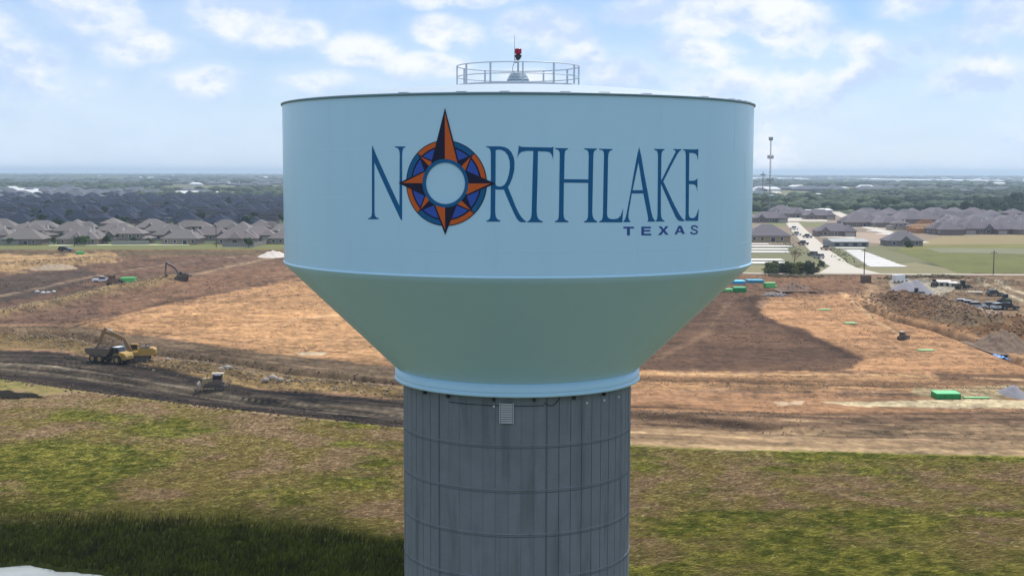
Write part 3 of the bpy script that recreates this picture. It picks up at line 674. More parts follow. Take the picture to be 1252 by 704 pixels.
# emblem
c0 = sz(544.4, 224.2); e = abs(sz(544.4, 223.2)[1]-sz(544.4, 225.2)[1])/2
comp = plate('compass_emblem', [(c0[0]+52.4*e*math.cos(t), c0[1]+52.4*e*math.sin(t)) for t in np.linspace(0, 2*PI, 97)[:-1]], NAVY, [[(c0[0]+25.3*e*math.cos(t), c0[1]+25.3*e*math.sin(t)) for t in np.linspace(0, 2*PI, 65)[:-1]]], .014, local=True, label='round compass rose standing for the letter O')
def cpol(r, t): return (c0[0]+r*e*math.sin(t), c0[1]+r*e*math.cos(t))      # t clockwise from north
def ringseg(name, r0, r1, t0, t1, mt, lf, n=16):
    pts = [cpol(r1, t0+(t1-t0)*i/n) for i in range(n+1)]+[cpol(r0, t1-(t1-t0)*i/n) for i in range(n+1)]
    plate(name, pts, mt, (), lf, comp, True, base=.012)
for k in range(8):
    ringseg('ring_segment', 45.6, 51.2, k*PI/4+.012, (k+1)*PI/4-.012, ORNG if k % 2 else TEAL, .018)
ringseg('inner_field', 27, 43.6, 0, 2*PI-1e-4, BLUE, .018, 64)
def half(tip, base, side, t, mt, lf, grow=0):
    # one half of a compass point: base corner on the hub circle, tip outward; side = -1 (anticlockwise) or +1
    tp = cpol(tip, t); b0 = cpol(26.5, t); off = math.asin(base/30.0)*side; b1 = cpol(30.0, t+off)
    plate('compass_point', [tp, b1, b0], mt, (), lf, comp, True, base=.016)
def outline(tip, base, t, lf):
    off = math.asin((base+1.6)/30.0); plate('point_outline', [cpol(tip+3, t), cpol(30.0, t+off), cpol(26, t), cpol(30.0, t-off)], NAVY, (), lf, comp, True, base=.016)
for k in (1, 3, 5, 7):
    t = k*PI/4; outline(46.5, 7.6, t, .020); half(46.5, 7.6, -1, t, NAVY, .024); half(45.6, 7.0, 1, t, ORNG, .025)
for k, tp, bs in ((2, 62, 14.5), (4, 62, 13.5), (6, 62, 14.5), (0, 90.3, 16.5)):
    t = k*PI/2/2*1.0; outline(tp-2, bs, t, .028); half(tp-2, bs, -1, t, NAVY, .032); half(tp-5, bs-.9, 1, t, ORNG, .033)
ringseg('hub_ring', 25.3, 29.6, 0, 2*PI-1e-4, TEAL, .038, 64)

# ------------------------------------------------------------------ far air
hz = bpy.data.materials.new('haze_air'); hz.use_nodes = True; N = NT(hz.node_tree); N.n.clear()
pv = N.node('ShaderNodeVolumePrincipled'); pv.inputs['Color'].default_value = (.68, .85, 1.0, 1); pv.inputs['Density'].default_value = 1.2e-4; pv.inputs['Anisotropy'].default_value = .25
o_ = N.node('ShaderNodeOutputMaterial'); N.l.new(pv.outputs[0], o_.inputs['Volume'])
# ------------------------------------------------------------------ houses
WALLT = mat('tan_brick', (.30, .255, .21), .9, .15, 1.5, objcol=True, spec=.2)
SHING = mat('roof_shingles', (1, 1, 1), .9, .16, .7, .2, objcol=True, fine=(5, .12), spec=.15)
TRIM = mat('white_trim', (.70, .69, .66), .7, .05)
WIN = mat('window_glass', (.03, .04, .055), .2, .1, spec=.6)
DOOR = mat('garage_door', (.38, .35, .31), .7, .05)
def house_proto(kind):
    """part meshes of one house model, front toward -Y, about 17 x 15 m"""
    wl_, rf, wn, dr, ch = MB(), MB(), [], [], None
    def win(x, z, y, w=1.1, h=1.4, side=-1): wn.append((x, y, z, w, h, side))
    if kind == 0:
        wl_.box(-8, 8, -6, 6.5, 0, 3.1).box(-8, -2.4, -8.5, -6, 0, 3.1)
        rf.hip(-8.6, 8.6, -6.6, 7.1, 3.1, 7.9).hip(-8.6, -1.8, -9.1, 1.5, 3.12, 6.4, 'y').hip(2.2, 6.8, -7.0, 0, 3.14, 5.9, 'y', True)
        wl_.add([(2.7, -6.05, 3.0), (6.3, -6.05, 3.0), (4.5, -6.05, 5.3)], [(0, 1, 2)])
        win(4.5, 1.0, -6, 1.8); win(1, 1.0, -6); dr.append((-5.2, -8.5, 4.6, 2.3)); win(-6, 1, 6.5, side=1); win(-2, 1, 6.5, side=1); win(2.5, .2, 6.5, 1.8, 2.1, 1); win(6, 1, 6.5, side=1)
    elif kind == 1:
        wl_.box(-7.5, 7.5, -6, 6, 0, 3.1).box(-5, 5.5, -4.5, 5.5, 3.1, 5.6).box(2.5, 7.5, -8, -6, 0, 3.1)
        rf.hip(-8.1, 8.1, -6.6, 6.6, 3.1, 5.6).hip(-5.6, 6.1, -5.1, 6.1, 5.6, 9.0).hip(2, 8.1, -8.6, 0, 3.12, 5.7, 'y')
        win(-3, 3.7, -4.5); win(0, 3.7, -4.5); win(3, 3.7, -4.5); win(-4.5, 1, -6, 1.6); dr.append((5, -8, 4.4, 2.3))
        win(-3, 3.7, 5.5, side=1); win(.5, 3.7, 5.5, side=1); win(3.8, 3.7, 5.5, side=1); win(-4, 1, 6, 1.6, 1.5, 1); win(2, .2, 6, 1.8, 2.1, 1)
    elif kind == 2:
        wl_.box(-9, 9, -5, 6, 0, 3.1).box(3.5, 9, -8, -5, 0, 3.1)
        rf.hip(-9.6, 9.6, -5.6, 6.6, 3.1, 7.4).hip(2.9, 9.6, -8.6, 1.8, 3.12, 6.6, 'y').hip(-7.5, -3, -5.9, 1, 3.14, 5.6, 'y', True).hip(-3.5, 2.5, -1, 7.4, 3.2, 6.6, 'y')
        wl_.add([(-7, -5.05, 3.0), (-3.5, -5.05, 3.0), (-5.25, -5.05, 5.1)], [(0, 1, 2)])
        win(-5.3, 1, -5, 1.7); win(0, 1, -5); dr.append((6.2, -8, 4.6, 2.3)); win(-6.5, 1, 6, side=1); win(-.5, .2, 6, 2.2, 2.1, 1); win(4, 1, 6, side=1); win(7, 1, 6, side=1)
    else:
        wl_.box(-8.5, 8.5, -6.5, 6.5, 0, 3.1)
        rf.hip(-9.1, 9.1, -7.1, 7.1, 3.1, 8.4)
        rf.hip(-2.6, 2.6, -7.6, -2, 3.12, 6.0, 'y', True)
        win(-5.5, 1, -6.5, 1.5); win(0, 1, -6.5, 1.8); win(5.5, 1, -6.5, 1.5); win(-5, 1, 6.5, side=1); win(-1.5, .2, 6.5, 1.8, 2.1, 1); win(3, 1, 6.5, side=1); win(6.2, 1, 6.5, side=1)
    parts = [('wall', wl_.mesh('wall', WALLT)), ('roof', rf.mesh('roof', SHING))]
    for (x, y, z, w, h, sd) in wn:
        y0, y1 = (y-.06, y+.02) if sd < 0 else (y-.02, y+.06)
        parts.append(('window', MB().box(x-w/2, x+w/2, y0, y1, z, z+h).mesh('window', WIN)))
        f = MB(); y2, y3 = (y-.10, y-.0) if sd < 0 else (y, y+.10)
        for (a, b, c, d) in ((x-w/2-.12, x-w/2, z-.12, z+h+.12), (x+w/2, x+w/2+.12, z-.12, z+h+.12), (x-w/2, x+w/2, z-.12, z), (x-w/2, x+w/2, z+h, z+h+.12)): f.box(a, b, y2, y3, c, d)
        parts.append(('frame', f.mesh('window_frame', TRIM)))
    for (x, y, w, h) in dr: parts.append(('garage_door', MB().box(x-w/2, x+w/2, y-.05, y+.02, 0, h).mesh('garage_door', DOOR)))
    parts.append(('chimney', MB().box(4.2, 4.9, 1.5, 2.2, 4, 7.6 if kind != 1 else 8.4).mesh('chimney', TRIM)))
    return parts
HP = [house_proto(k) for k in range(4)]
def house(px_or, kind, rz, roofc, wallc, label, group, full=True, sc=1.0, mir=1):
    p = px_or; t = thing('house', label, 'house', (p.x, p.y, p.z-.05), rz, group); t.scale = (sc*mir, sc, sc*.86)
    last = None
    for nm, me in HP[kind]:
        if not full and nm not in ('wall', 'roof', 'window'): continue
        if not full and nm == 'window' and random.random() < .6: continue
        par = last if nm == 'frame' and last else t
        o = link('window_frame' if nm == 'frame' else nm, me, par); o.color = (*(roofc if nm == 'roof' else wallc), 1)
        if nm == 'window': last = o
    return t
ORD = ['first','second','third','fourth','fifth','sixth','seventh','eighth','ninth','tenth','eleventh','twelfth','thirteenth','fourteenth','fifteenth','sixteenth','seventeenth','eighteenth','nineteenth','twentieth']
def jit(c, a):
    q = 1+random.uniform(-a, a); return tuple(max(.01, x*q*(1+random.uniform(-a, a)*.15)) for x in c)
BRN = (.185, .163, .152); DRK = (.019, .028, .050); WT = (1, 1, 1)
# near estate on the left: four rows
def xat(px, py): return at(px, py)
n_h = 0
rowsL = [(299, 22), (293.5, 20), (288, 20), (283.5, 19)]
rown = ['front row along the verge', 'second row behind the verge', 'third row behind the verge', 'fourth row behind the verge']
for r, (py, gap) in enumerate(rowsL):
    a = at(-30+r*7, py); b = at(352, py-(.0 if r else 1.5)); n = int((b.x-a.x)/gap)
    for i in range(n+1):
        x = a.x+(b.x-a.x)*(i+.5*(r % 2)*.6)/n+random.uniform(-1.2, 1.2); y = a.y+(b.y-a.y)*i/n+random.uniform(-2.5, 2.5)
        kk = [0, 3, 2, 1, 0, 2, 3, 2, 0, 1, 3, 2, 0][(i+r*2) % 13]
        rz = (0 if (r % 2) else PI)+random.choice((0, 0, PI/2, 0))*(1 if r else 0)+random.uniform(-.05, .12)
        house(Vector((x, y, float(G(x, y)))), kk, rz, jit(BRN, .14), jit((.9, .9, .9), .18),
              'brown hip roofed house, %s from the left in %s' % (ORD[i], rown[r]), 'brown roofed houses along the left verge', full=(r < 2), mir=random.choice((1, -1)))
# the crowded dark roofs beyond them
yy = 745.0; k = 0
DIST = []
rk = 0
while yy < 1500:
    hi = 0
    xl = yy*math.tan(px_az(-15)); xr = yy*math.tan(px_az(352)); gap = 21; x = xl+random.uniform(0, gap)
    while x < xr and k < 205:
        y = yy+random.uniform(-5, 5)+(x-xl)*.05
        house(Vector((x, y, float(G(x, y)))), random.choice((0, 1, 2, 3, 1)), random.choice((0, PI, PI/2, -PI/2))+random.uniform(-.1, .25), jit(DRK, .22), jit((.75, .75, .8), .25),
              'slate roofed house, %s from the left in the %s packed row behind the brown roofs' % (ORD[min(hi, 19)], ORD[min(rk, 19)]), 'dark roofed houses packed behind the brown ones', full=False, sc=random.uniform(1.0, 1.18), mir=random.choice((1, -1)))
        x += gap*random.uniform(.92, 1.12)+random.choice((0, 0, 0, 6)); k += 1; hi += 1
    yy += 40 if int(yy) % 2 else 46
    yy *= 1.012; rk += 1
# right hand estate: (px, py base, kind, rz, roof, wall, scale, description)
GRY = (.17, .152, .163); LG = (.30, .29, .29)
RH = [(937, 295, 3, PI, GRY, (1.25, 1.15, .85), 1.15, 'large hip roofed house with pale yellow gable wall beside the tank, right of it'),
      (1102, 300, 3, 0, (.16, .15, .155), (.75, .8, .9), .92, 'grey hip roofed house alone at the corner of the green field'),
      (1019, 288.5, 2, 0, GRY, (.7, .66, .72), 1.05, 'long purple grey roofed house on the corner across the pale street'),
      (1000, 268, 2, 0, GRY, (.7, .66, .7), 1.1, 'grey roofed house in the middle of the street row left of the pale road'),
      (972, 266, 2, PI, GRY, (.7, .66, .7), 1.15, 'dark grey roofed house left in the street row near the mast'),
      (940, 272, 2, 0, GRY, (.7, .66, .7), 1.15, 'dark grey roofed house partly behind the right edge of the tank'),
      (955, 262, 0, 0, GRY, (.7, .66, .7), 1.1, 'dark roofed house below the trees at the mast foot'),
      (1099, 281, 1, 0, (.17, .155, .16), (1.4, 1.4, 1.35), .8, 'white walled two storey house left of the orange timber frame')]
for (px, py, kd, rz, rc, wc, sc, lb) in RH: house(at(px, py), kd, rz, rc, wc, lb, 'houses of the right hand estate', True, sc)
rr_ = 0
for (py, x0, x1, st) in ((286, 1150, 1262, 33), (281.5, 1128, 1262, 31), (277, 1042, 1262, 29), (273, 1046, 1262, 27), (269.5, 1050, 1262, 26), (266, 1058, 1200, 26)):
    px = x0+random.uniform(0, 6); i = 0
    while px < x1 and not (py == 281.5 and px < 1150 and False):
        if not (1085 < px < 1150 and 278 < py < 284) and not (1060 < px < 1152 and py == 277 and 1085 < px < 1140):
            rc = jit((.165, .147, .158), .18)
            house(at(px, py+random.uniform(-.5, .5)), random.choice((0, 2, 3, 0, 1)), random.choice((0, PI, PI/2))+.15+random.uniform(-.1, .1), rc, jit((.7, .66, .68), .2),
                  'purple grey roofed house, %s from left in %s, right estate' % (ORD[i], ['front row by the field', 'second row', 'third row', 'fourth row', 'fifth row', 'back row'][rr_]),
                  'houses of the right hand estate', py > 276, random.uniform(1.0, 1.15), random.choice((1, -1)))
            i += 1
        px += st*random.uniform(.9, 1.1)
    rr_ += 1
# timber framed house under construction
p = at(1131, 284.5); TIM = mat('raw_timber', (.52, .27, .11), .8, .15)
t = thing('timber_house', 'bare orange timber frame of a house under construction', 'house frame', (p.x, p.y, p.z), .1)
for x in np.linspace(-8, 8, 12):
    for y in (-6, 6): MB().box(x-.12, x+.12, y-.12, y+.12, 0, 3.2).build('stud', TIM, t)
for y in np.linspace(-5, 5, 6):
    for x in (-8, 8): MB().box(x-.12, x+.12, y-.12, y+.12, 0, 3.2).build('stud', TIM, t)
for (a, b, c, d) in ((-8.2, 8.2, -6.2, -5.8), (-8.2, 8.2, 5.8, 6.2), (-8.2, -7.8, -5.8, 5.8), (7.8, 8.2, -5.8, 5.8)): MB().box(a, b, c, d, 3.2, 3.5).build('top_plate', TIM, t)
MB().box(-7.8, 3, -5.7, 5.7, .0, 2.6).build('sheathing', mat('sheathing_board', (.50, .29, .15), .85, .1), t)
for x in np.linspace(-7.5, 7.5, 14):
    h = 7.2-max(0, abs(x)-2.4)*.72
    rf_ = MB(); rf_.tube((x, -6.4, 3.4), (x, 0, h), .13, n=4).tube((x, 6.4, 3.4), (x, 0, h), .13, n=4); rf_.build('rafter', TIM, t)
MB().box(-2.6, 2.6, -.1, .1, 7.1, 7.4).build('ridge_beam', TIM, t)
# low grey building and long sheds
def shed(px, py, w, d, h, rise, wallc, roofc, label, rz=0.0, cat='building', arch=False, name='building', bays=0, wname='wall'):
    p = at(px, py); u = mpp(p); w, d, h, rise = w*u, d, h*u, rise*u
    t = thing(name, label, cat, (p.x, p.y+d/2, p.z-.05), rz)
    m1 = mat('wall_%d_%d_%d' % tuple(int(c*100) for c in wallc), wallc, .8, .06); m2 = mat('roof_%d_%d_%d' % tuple(int(c*100) for c in roofc), roofc, .6, .06)
    MB().box(-w/2, w/2, -d/2, d/2, 0, h).build(wname, m1, t)
    if arch:
        m = MB(); n = 12; V = []
        for y in (-d/2-.3, d/2+.3):
            V += [(w/2*1.02*math.cos(PI*i/n), y, h*.999+rise*math.sin(PI*i/n)) for i in range(n+1)]
        m.add(V, [(i, i+1, n+2+i, n+1+i) for i in range(n)]+[tuple(range(n+1)), tuple(range(n+1, 2*n+2))[::-1]]); m.build('roof', m2, t)
    else: MB().hip(-w/2-.4, w/2+.4, -d/2-.4, d/2+.4, h, h+rise, 'x', True).build('roof', m2, t)
    for i in range(bays):
        x = -w/2+w*(i+.5)/bays; MB().box(x-w/bays*.25, x+w/bays*.25, -d/2-.08, -d/2+.02, h*.15, h*.75).build('window', WIN, t)
    return t
shed(1040, 301.5, 44, 18, 6.0, 3.0, (.24, .25, .25), (.27, .28, .27), 'low grey building with a long plain roof across from the pale slabs', bays=4)
shed(926, 241.5, 26, 40, 2.5, 6.5, (.50, .52, .50), (.62, .64, .62), 'white arched dome roof building beside the thin mast', arch=True)
shed(950, 243, 34, 40, 3.0, 1.6, (.10, .16, .26), (.25, .32, .42), 'dark blue shed between the white roofs by the mast')
shed(912+18, 246, 24, 30, 1.6, 2.0, (.5, .52, .5), (.72, .74, .74), 'low white roofed shed below the arched building')
shed(963, 243.5, 16, 40, 1.6, 1.6, (.5, .52, .5), (.80, .80, .80), 'small white roofed shed right of the mast foot')
shed(995, 242, 15, 60, 2.6, 2.4, (.6, .6, .58), (.90, .90, .90), 'shorter of the two bright white warehouse roofs')
shed(1017, 241.8, 26, 60, 2.6, 2.2, (.6, .6, .58), (.90, .90, .90), 'longer bright white warehouse roof right of the short one')
shed(1032, 245.0, 28, 40, .8, 2.2, (.6, .6, .58), (.86, .86, .84), 'flat white roofed shed in front of the warehouses')
shed(1131, 254.5, 24, 40, 1.6, 2.0, (.5, .55, .52), (.55, .66, .62), 'pale green roofed barn behind the estate')
shed(1155, 253.5, 19, 40, 2.6, 3.2, (.7, .7, .68), (.92, .92, .9), 'bright white barn at the edge of the trees')
shed(995, 259, 20, 30, 2.2, 1.4, (.42, .4, .4), (.66, .66, .64), 'pale roofed shed beyond the street row, left one')
shed(1011, 259, 14, 30, 2.2, 1.4, (.42, .4, .4), (.66, .66, .64), 'pale roofed shed beyond the street row, right one')
shed(1240, 267, 18, 30, 1.0, 2.0, (.6, .55, .45), (.85, .80, .72), 'cream roofed shed at the right edge behind the estate')
shed(138, 237, 34, 60, .8, 1.0, (.6, .6, .58), (.82, .82, .78), 'long low white shed far off beyond the dark roofs')
shed(170, 236.5, 10, 60, 1.0, 1.2, (.6, .6, .58), (.85, .85, .82), 'short white shed far off right of the long one')
shed(228, 239.5, 14, 60, 1.4, 1.6, (.7, .7, .7), (.92, .92, .9), 'bright white roofed hall far off in the left distance')
shed(258, 236.5, 20, 60, .9, 1.2, (.6, .6, .6), (.75, .77, .78), 'grey white hall far off right of the bright one')
shed(15, 281.5, 34, 24, 1.8, 1.4, (.34, .34, .33), (.36, .37, .36), 'long grey flat shed at the left edge behind the brown roofs')
# ------------------------------------------------------------------ streets, slabs and verges laid on the ground
def ribbon(name, pts, w, material, dz=.05, n=10, kind='structure'):
    P = [at(*p) for p in pts]; C = []
    for a, b in zip(P, P[1:]):
        for i in range(n): C.append(a.lerp(b, i/n))
    C.append(P[-1]); V = []
    for i, c in enumerate(C):
        a = C[max(0, i-1)]; b = C[min(len(C)-1, i+1)]; d = Vector((b.x-a.x, b.y-a.y, 0)).normalized(); nrm = Vector((-d.y, d.x, 0))
        for s in (-1, -.33, .33, 1):
            q = c+nrm*s*w/2; V.append((q.x, q.y, zat(q.x, q.y)+dz))
    m = MB(); m.add(V, [(i*4+j, i*4+j+1, i*4+5+j, i*4+4+j) for i in range(len(C)-1) for j in range(3)])
    return tag(m.build(name, material), kind=kind)
def sheet(name, pts, material, dz=.04, n=14):
    P = [at(*p) for p in pts]; m = MB()       # quad patch, bilinear
    V = []
    for i in range(n+1):
        for j in range(n+1):
            a = P[0].lerp(P[1], i/n); b = P[3].lerp(P[2], i/n); q = a.lerp(b, j/n); V.append((q.x, q.y, zat(q.x, q.y)+dz))
    m.add(V, [(i*(n+1)+j, (i+1)*(n+1)+j, (i+1)*(n+1)+j+1, i*(n+1)+j+1) for i in range(n) for j in range(n)])
    return tag(m.build(name, material), kind='structure')
ROADC = mat('pale_concrete_road', (.50, .45, .37), .9, .10, .25, fine=(1.5, .08)); VERGE = mat('verge_grass', (.13, .135, .02), .95, .25, .06, fine=(.5, .15))
FIELD = mat('field_grass', (.108, .112, .014), .95, .45, .06, fine=(.25, .35)); TANF = mat('dry_field', (.235, .18, .075), .95, .2, .03, fine=(.3, .15)); SLAB = mat('fresh_concrete', (.74, .70, .66), .8, .06, .3)
YEL = mat('pale_verge', (.20, .175, .08), .95, .2, .1)
sheet('verge', [(-120, 305.5), (352, 305.0), (352, 298.5), (-120, 300.5)], VERGE, .05, 40)
sheet('verge', [(318, 298), (420, 296), (420, 284), (352, 292)], VERGE, .07)
ribbon('road', [(-120, 304.2), (60, 303.6), (200, 303), (352, 302)], 3.2, mat('grey_road', (.16, .16, .13), .9, .1), .10, 14)
ribbon('path', [(60, 300.2), (150, 299.6), (232, 299.4)], 7, mat('pale_gravel', (.50, .52, .33), .9, .15, .2), .13, 14)
sheet('verge', [(900, 335.5), (1012, 335.5), (1005, 325), (900, 325)], YEL, .04)
sheet('verge', [(1060, 335), (1190, 335), (1120, 321), (1050, 326)], YEL, .04)
sheet('field', [(1170, 334), (1320, 334.5), (1320, 302), (1085, 305)], FIELD, .05, 30)
sheet('field', [(1098, 306), (1320, 303), (1320, 294), (1112, 299)], mat('field_green', (.15, .142, .022), .95, .25, .05, fine=(.3, .2)), .08, 30)
sheet('dry_field', [(1112, 300), (1320, 298), (1320, 286), (1150, 289)], TANF, .11, 24)
sheet('field', [(1150, 309), (1320, 312), (1320, 305), (1130, 303.5)], mat('pale_grass', (.17, .165, .085), .95, .2, .05), .09, 24)
sheet('verge', [(930, 276), (1030, 277.5), (1010, 272.5), (940, 271.5)], mat('lawn', (.15, .16, .05), .95, .15, .1), .06)
sheet('meadow', [(1180, 254), (1290, 253), (1290, 247.5), (1200, 248)], mat('far_meadow', (.13, .17, .07), .95, .2, .01), .2)
sheet('meadow', [(990, 258), (1045, 258), (1035, 252), (985, 252)], mat('far_dry', (.24, .25, .14), .95, .2, .01), .2)
ribbon('street', [(1046, 334.5), (1022, 322), (1004, 308), (990, 295), (976, 281), (968, 272)], 8.5, ROADC, .10)
sheet('street', [(1000, 335), (1078, 335), (1046, 327), (1014, 326)], ROADC, .12)
ribbon('street', [(1126, 297), (1098, 288), (1068, 280), (1040, 268), (1020, 259)], 8.5, ROADC, .12)
ribbon('street', [(1020, 259), (1000, 261), (985, 262)], 8, ROADC, .14)
ribbon('street', [(972, 262), (962, 250), (955, 241), (948, 234)], 13, ROADC, .2)
ribbon('site_road', [(880, 334.6), (1010, 334.6), (1100, 335.5), (1260, 336.6), (1340, 337.2)], 3.4, mat('crushed_stone', (.44, .39, .31), .95, .1, .4), .14, 16)
sheet('bare_ground', [(1056, 296), (1120, 303), (1112, 289), (1050, 285)], mat('bare_soil', (.34, .25, .18), .95, .15, .1), .07)
sheet('bare_ground', [(1040, 293), (1100, 296), (1080, 285), (1040, 284)], mat('bare_soil', (.34, .25, .18)), .09)
sheet('lot', [(952, 270.5), (1012, 270.5), (1006, 263.5), (958, 263.5)], mat('pale_lot', (.52, .47, .38), .9, .1, .1), .08)
# rows of fresh concrete strips; each slab can be picked out
k = 0
for i in range(9):
    y = 326-i*2.35; xa = 1060-(i*3.6); xb = 1106-i*6.2 if i else 1108
    a = at(xa+4, y); b = at(xb, y); u = mpp(a)
    o = MB().box(a.x, b.x, a.y-1.6, a.y+6.2, -.2, .22).build('concrete_slab', SLAB); z = zat((a.x+b.x)/2, a.y); o.location = (0, 0, z)
    tag(o, 'pale fresh concrete footing strip, %s from the front in the right lot by the field' % ORD[i], 'concrete slab', 'concrete strips in the right lot')
for i, (xa, xb, y) in enumerate([(905, 962, 322), (908, 958, 318.2), (905, 966, 308.5), (912, 964, 305.2), (905, 968, 301.6)]):
    a = at(xa, y); b = at(xb, y); z = zat(b.x, a.y)
    o = MB().box(a.x, b.x, a.y-1.5, a.y+5.6, -.2, .22).build('concrete_slab', SLAB); o.location = (0, 0, z)
    tag(o, 'pale concrete footing strip beside the tank edge, %s from the front of the left lot' % ORD[i], 'concrete slab', 'concrete strips in the left lot')
for i, (px, py, w) in enumerate([(1040, 303.5, 36), (1075, 283, 30), (1085, 286.5, 26), (905+20, 298.5, 30)]):
    a = at(px, py); u = mpp(a); o = MB().box(a.x-w/2*u, a.x+w/2*u, a.y-2, a.y+3, -.2, .2).build('concrete_slab', SLAB); o.location = (0, 0, a.z)
    tag(o, ['pale slab in front of the low grey building', 'pale slab left of the white walled house, rear one', 'pale slab left of the white walled house, front one', 'pale slab in front of the large yellow gabled house'][i], 'concrete slab')
sheet('lot', [(1003, 290), (1046, 292), (1040, 285), (1000, 283.5)], mat('pale_lot', (.52, .47, .38)), .12)
ribbon('street', [(984, 271.5), (1010, 271.2), (1038, 272)], 6, ROADC, .16, 6); ribbon('street', [(1040, 279), (1075, 279.5), (1095, 281)], 6, ROADC, .16, 6); ribbon('street', [(1150, 262), (1200, 262.5), (1262, 263)], 6, ROADC, .16, 8)
# far lakes
LAKE = mat('far_lake', (.75, .78, .80), .3, .04, .001)
for (x0, x1, y) in ((915, 978, 219.6), (1085, 1160, 221.6), (1183, 1250, 222.6)):
    a = at(x0, y); b = at(x1, y); m = MB(); V = []
    for i in range(25):
        t = i/24; hh = math.sin(PI*min(1, max(0, t)))**.4; x = a.x+(b.x-a.x)*t; c0_ = a.y
        V += [(x, c0_-420*hh+60*math.sin(9*t), float(G(x, c0_))+6), (x, c0_+700*hh+90*math.sin(7*t), float(G(x, c0_+500))+6)]
    m.add(V, [(2*i, 2*i+2, 2*i+3, 2*i+1) for i in range(24)]); tag(m.build('lake', LAKE), kind='structure')

# ------------------------------------------------------------------ trees and shrubs
BARK = mat('bark', (.09, .065, .045), .9, .15)
def leafmesh(name, n, r, h, mt, seed, base=.25, size=.55, lobes=9, core=True):
    g = np.random.default_rng(seed); V = []; F = []
    cs = [(g.uniform(-.55, .55)*r, g.uniform(-.55, .55)*r, h*(base+g.uniform(.15, .8)*(1-base)), g.uniform(.35, .6)*r) for _ in range(lobes)]
    for i in range(n):
        cx, cy, cz, cr = cs[g.integers(lobes)]; d = g.normal(size=3); d /= np.linalg.norm(d); q = np.array([cx, cy, cz])+d*cr*g.uniform(.55, 1.08)*np.array([1, 1, .85])
        a = g.normal(size=3); a /= np.linalg.norm(a); b = np.cross(a, d+.01); b /= np.linalg.norm(b)+1e-9; s = size*g.uniform(.6, 1.3); k = len(V)
        V += [tuple(q-a*s-b*s*.6), tuple(q+a*s-b*s*.6), tuple(q+a*s+b*s*.6), tuple(q-a*s*.7+b*s*.7)]; F.append((k, k+1, k+2, k+3))
    if core:
        for (cx, cy, cz, cr) in cs:
            k = len(V); n1 = 7
            for j in range(3):
                for i in range(n1):
                    rr1 = cr*.78*(.75, 1, .7)[j]*g.uniform(.8, 1.1); a = 2*PI*i/n1+j*.3; V.append((cx+rr1*math.cos(a), cy+rr1*math.sin(a), cz+cr*.6*(j-1)))
            for j in range(2):
                for i in range(n1): F.append((k+j*n1+i, k+j*n1+(i+1) % n1, k+(j+1)*n1+(i+1) % n1, k+(j+1)*n1+i))
            F.append(tuple(range(k+2*n1, k+3*n1))); F.append(tuple(range(k, k+n1))[::-1])
    m = MB(); m.add(V, F); return m.mesh(name, mt)
def trunkmesh(h, r, seed):
    g = random.Random(seed); m = MB(); m.tube((0, 0, -.3), (0, 0, h*.45), r, r*.7, 7)
    for i in range(6):
        a = i*PI/3+g.uniform(0, .6); m.tube((0, 0, h*(.28+.03*i)), (math.cos(a)*h*.28, math.sin(a)*h*.28, h*g.uniform(.6, .8)), r*.4, r*.12, 5)
    return m.mesh('trunk', BARK)
LEAF = mat('foliage', (1, 1, 1), .85, .35, .8, objcol=True, spec=.15, fine=(3, .2), randv=.12)
TREE = [(leafmesh('crown', 420, 3.6, 8, LEAF, s, .2, .48, 11), trunkmesh(7.4, .28, s)) for s in (1, 2, 3)]
SHRB = [(leafmesh('crown', 420, 2.3, 4.0, LEAF, s, .0, .26, 10), trunkmesh(2.8, .10, s)) for s in (11, 12, 13)]
FG = (.085, .105, .040)
def tree(p, sc, col, label, group=None, kind=TREE, name='tree', cat='tree'):
    c, tr = random.choice(kind); t = thing(name, label, cat, (p.x, p.y, p.z), random.uniform(0, 6), group)
    t.scale = (sc*random.uniform(.85, 1.2), sc*random.uniform(.9, 1.15), sc*random.uniform(.88, 1.1))
    o = link('crown', c, t); o.color = (*jit(col, .2), 1); link('trunk', tr, t); return t
sh = [(943, 334, 1.2, 'dark rounded shrub at the left end of the clump by the site road'), (951, 333.5, .8, 'small grey green shrub second from the left in the clump'), (958, 333, 1.05, 'tall shrub behind the left middle of the clump'),
      (965, 334.5, 1.0, 'dark shrub in the middle of the clump, left of the yellow green one'), (973, 334.5, 1.15, 'yellow green shrub in the middle of the clump'), (981, 334, .95, 'loose olive shrub right of the yellow green one'),
      (989, 334.5, 1.2, 'dark dense shrub right in the clump'), (998, 333, .6, 'small shrub at the right end of the clump'), (1003, 326, .7, 'lone round shrub beside the pale street')]
for i, (px, py, s, lb) in enumerate(sh): tree(on(px, py), s, [FG, (.10, .11, .06), (.08, .085, .04), FG, (.14, .16, .045), (.12, .13, .06), (.05, .065, .03), (.12, .12, .06), FG][i], lb, 'shrubs by the site road', SHRB, 'shrub', 'shrub')
tree(at(1111, 302.5), .85, FG, 'dark green tree beside the lone grey house', None, SHRB)
# bare brown tree
p = on(971, 325); t = thing('bare_tree', 'leafless reddish brown tree rising behind the shrubs', 'tree', tuple(p)); m = MB(); g = random.Random(5)
m.tube((0, 0, -.2), (0, 0, 2.2), .16, .12, 6); m.build('trunk', BARK, t)
TW = mat('bare_twigs', (.22, .12, .085), .9, .15); m = MB()
def br(a, d, L, r, n):
    b = a+d*L; m.tube(a, b, r, r*.6, 4, False)
    if n:
        for _ in range(4): br(b, (d+Vector((g.uniform(-.8, .8), g.uniform(-.8, .8), g.uniform(-.1, .6)))).normalized(), L*.68, r*.6, n-1)
for _ in range(6): br(Vector((0, 0, 1.7)), Vector((g.uniform(-.8, .8), g.uniform(-.8, .8), 1)).normalized(), 1.7, .07, 3)
m.build('branches', TW, t)
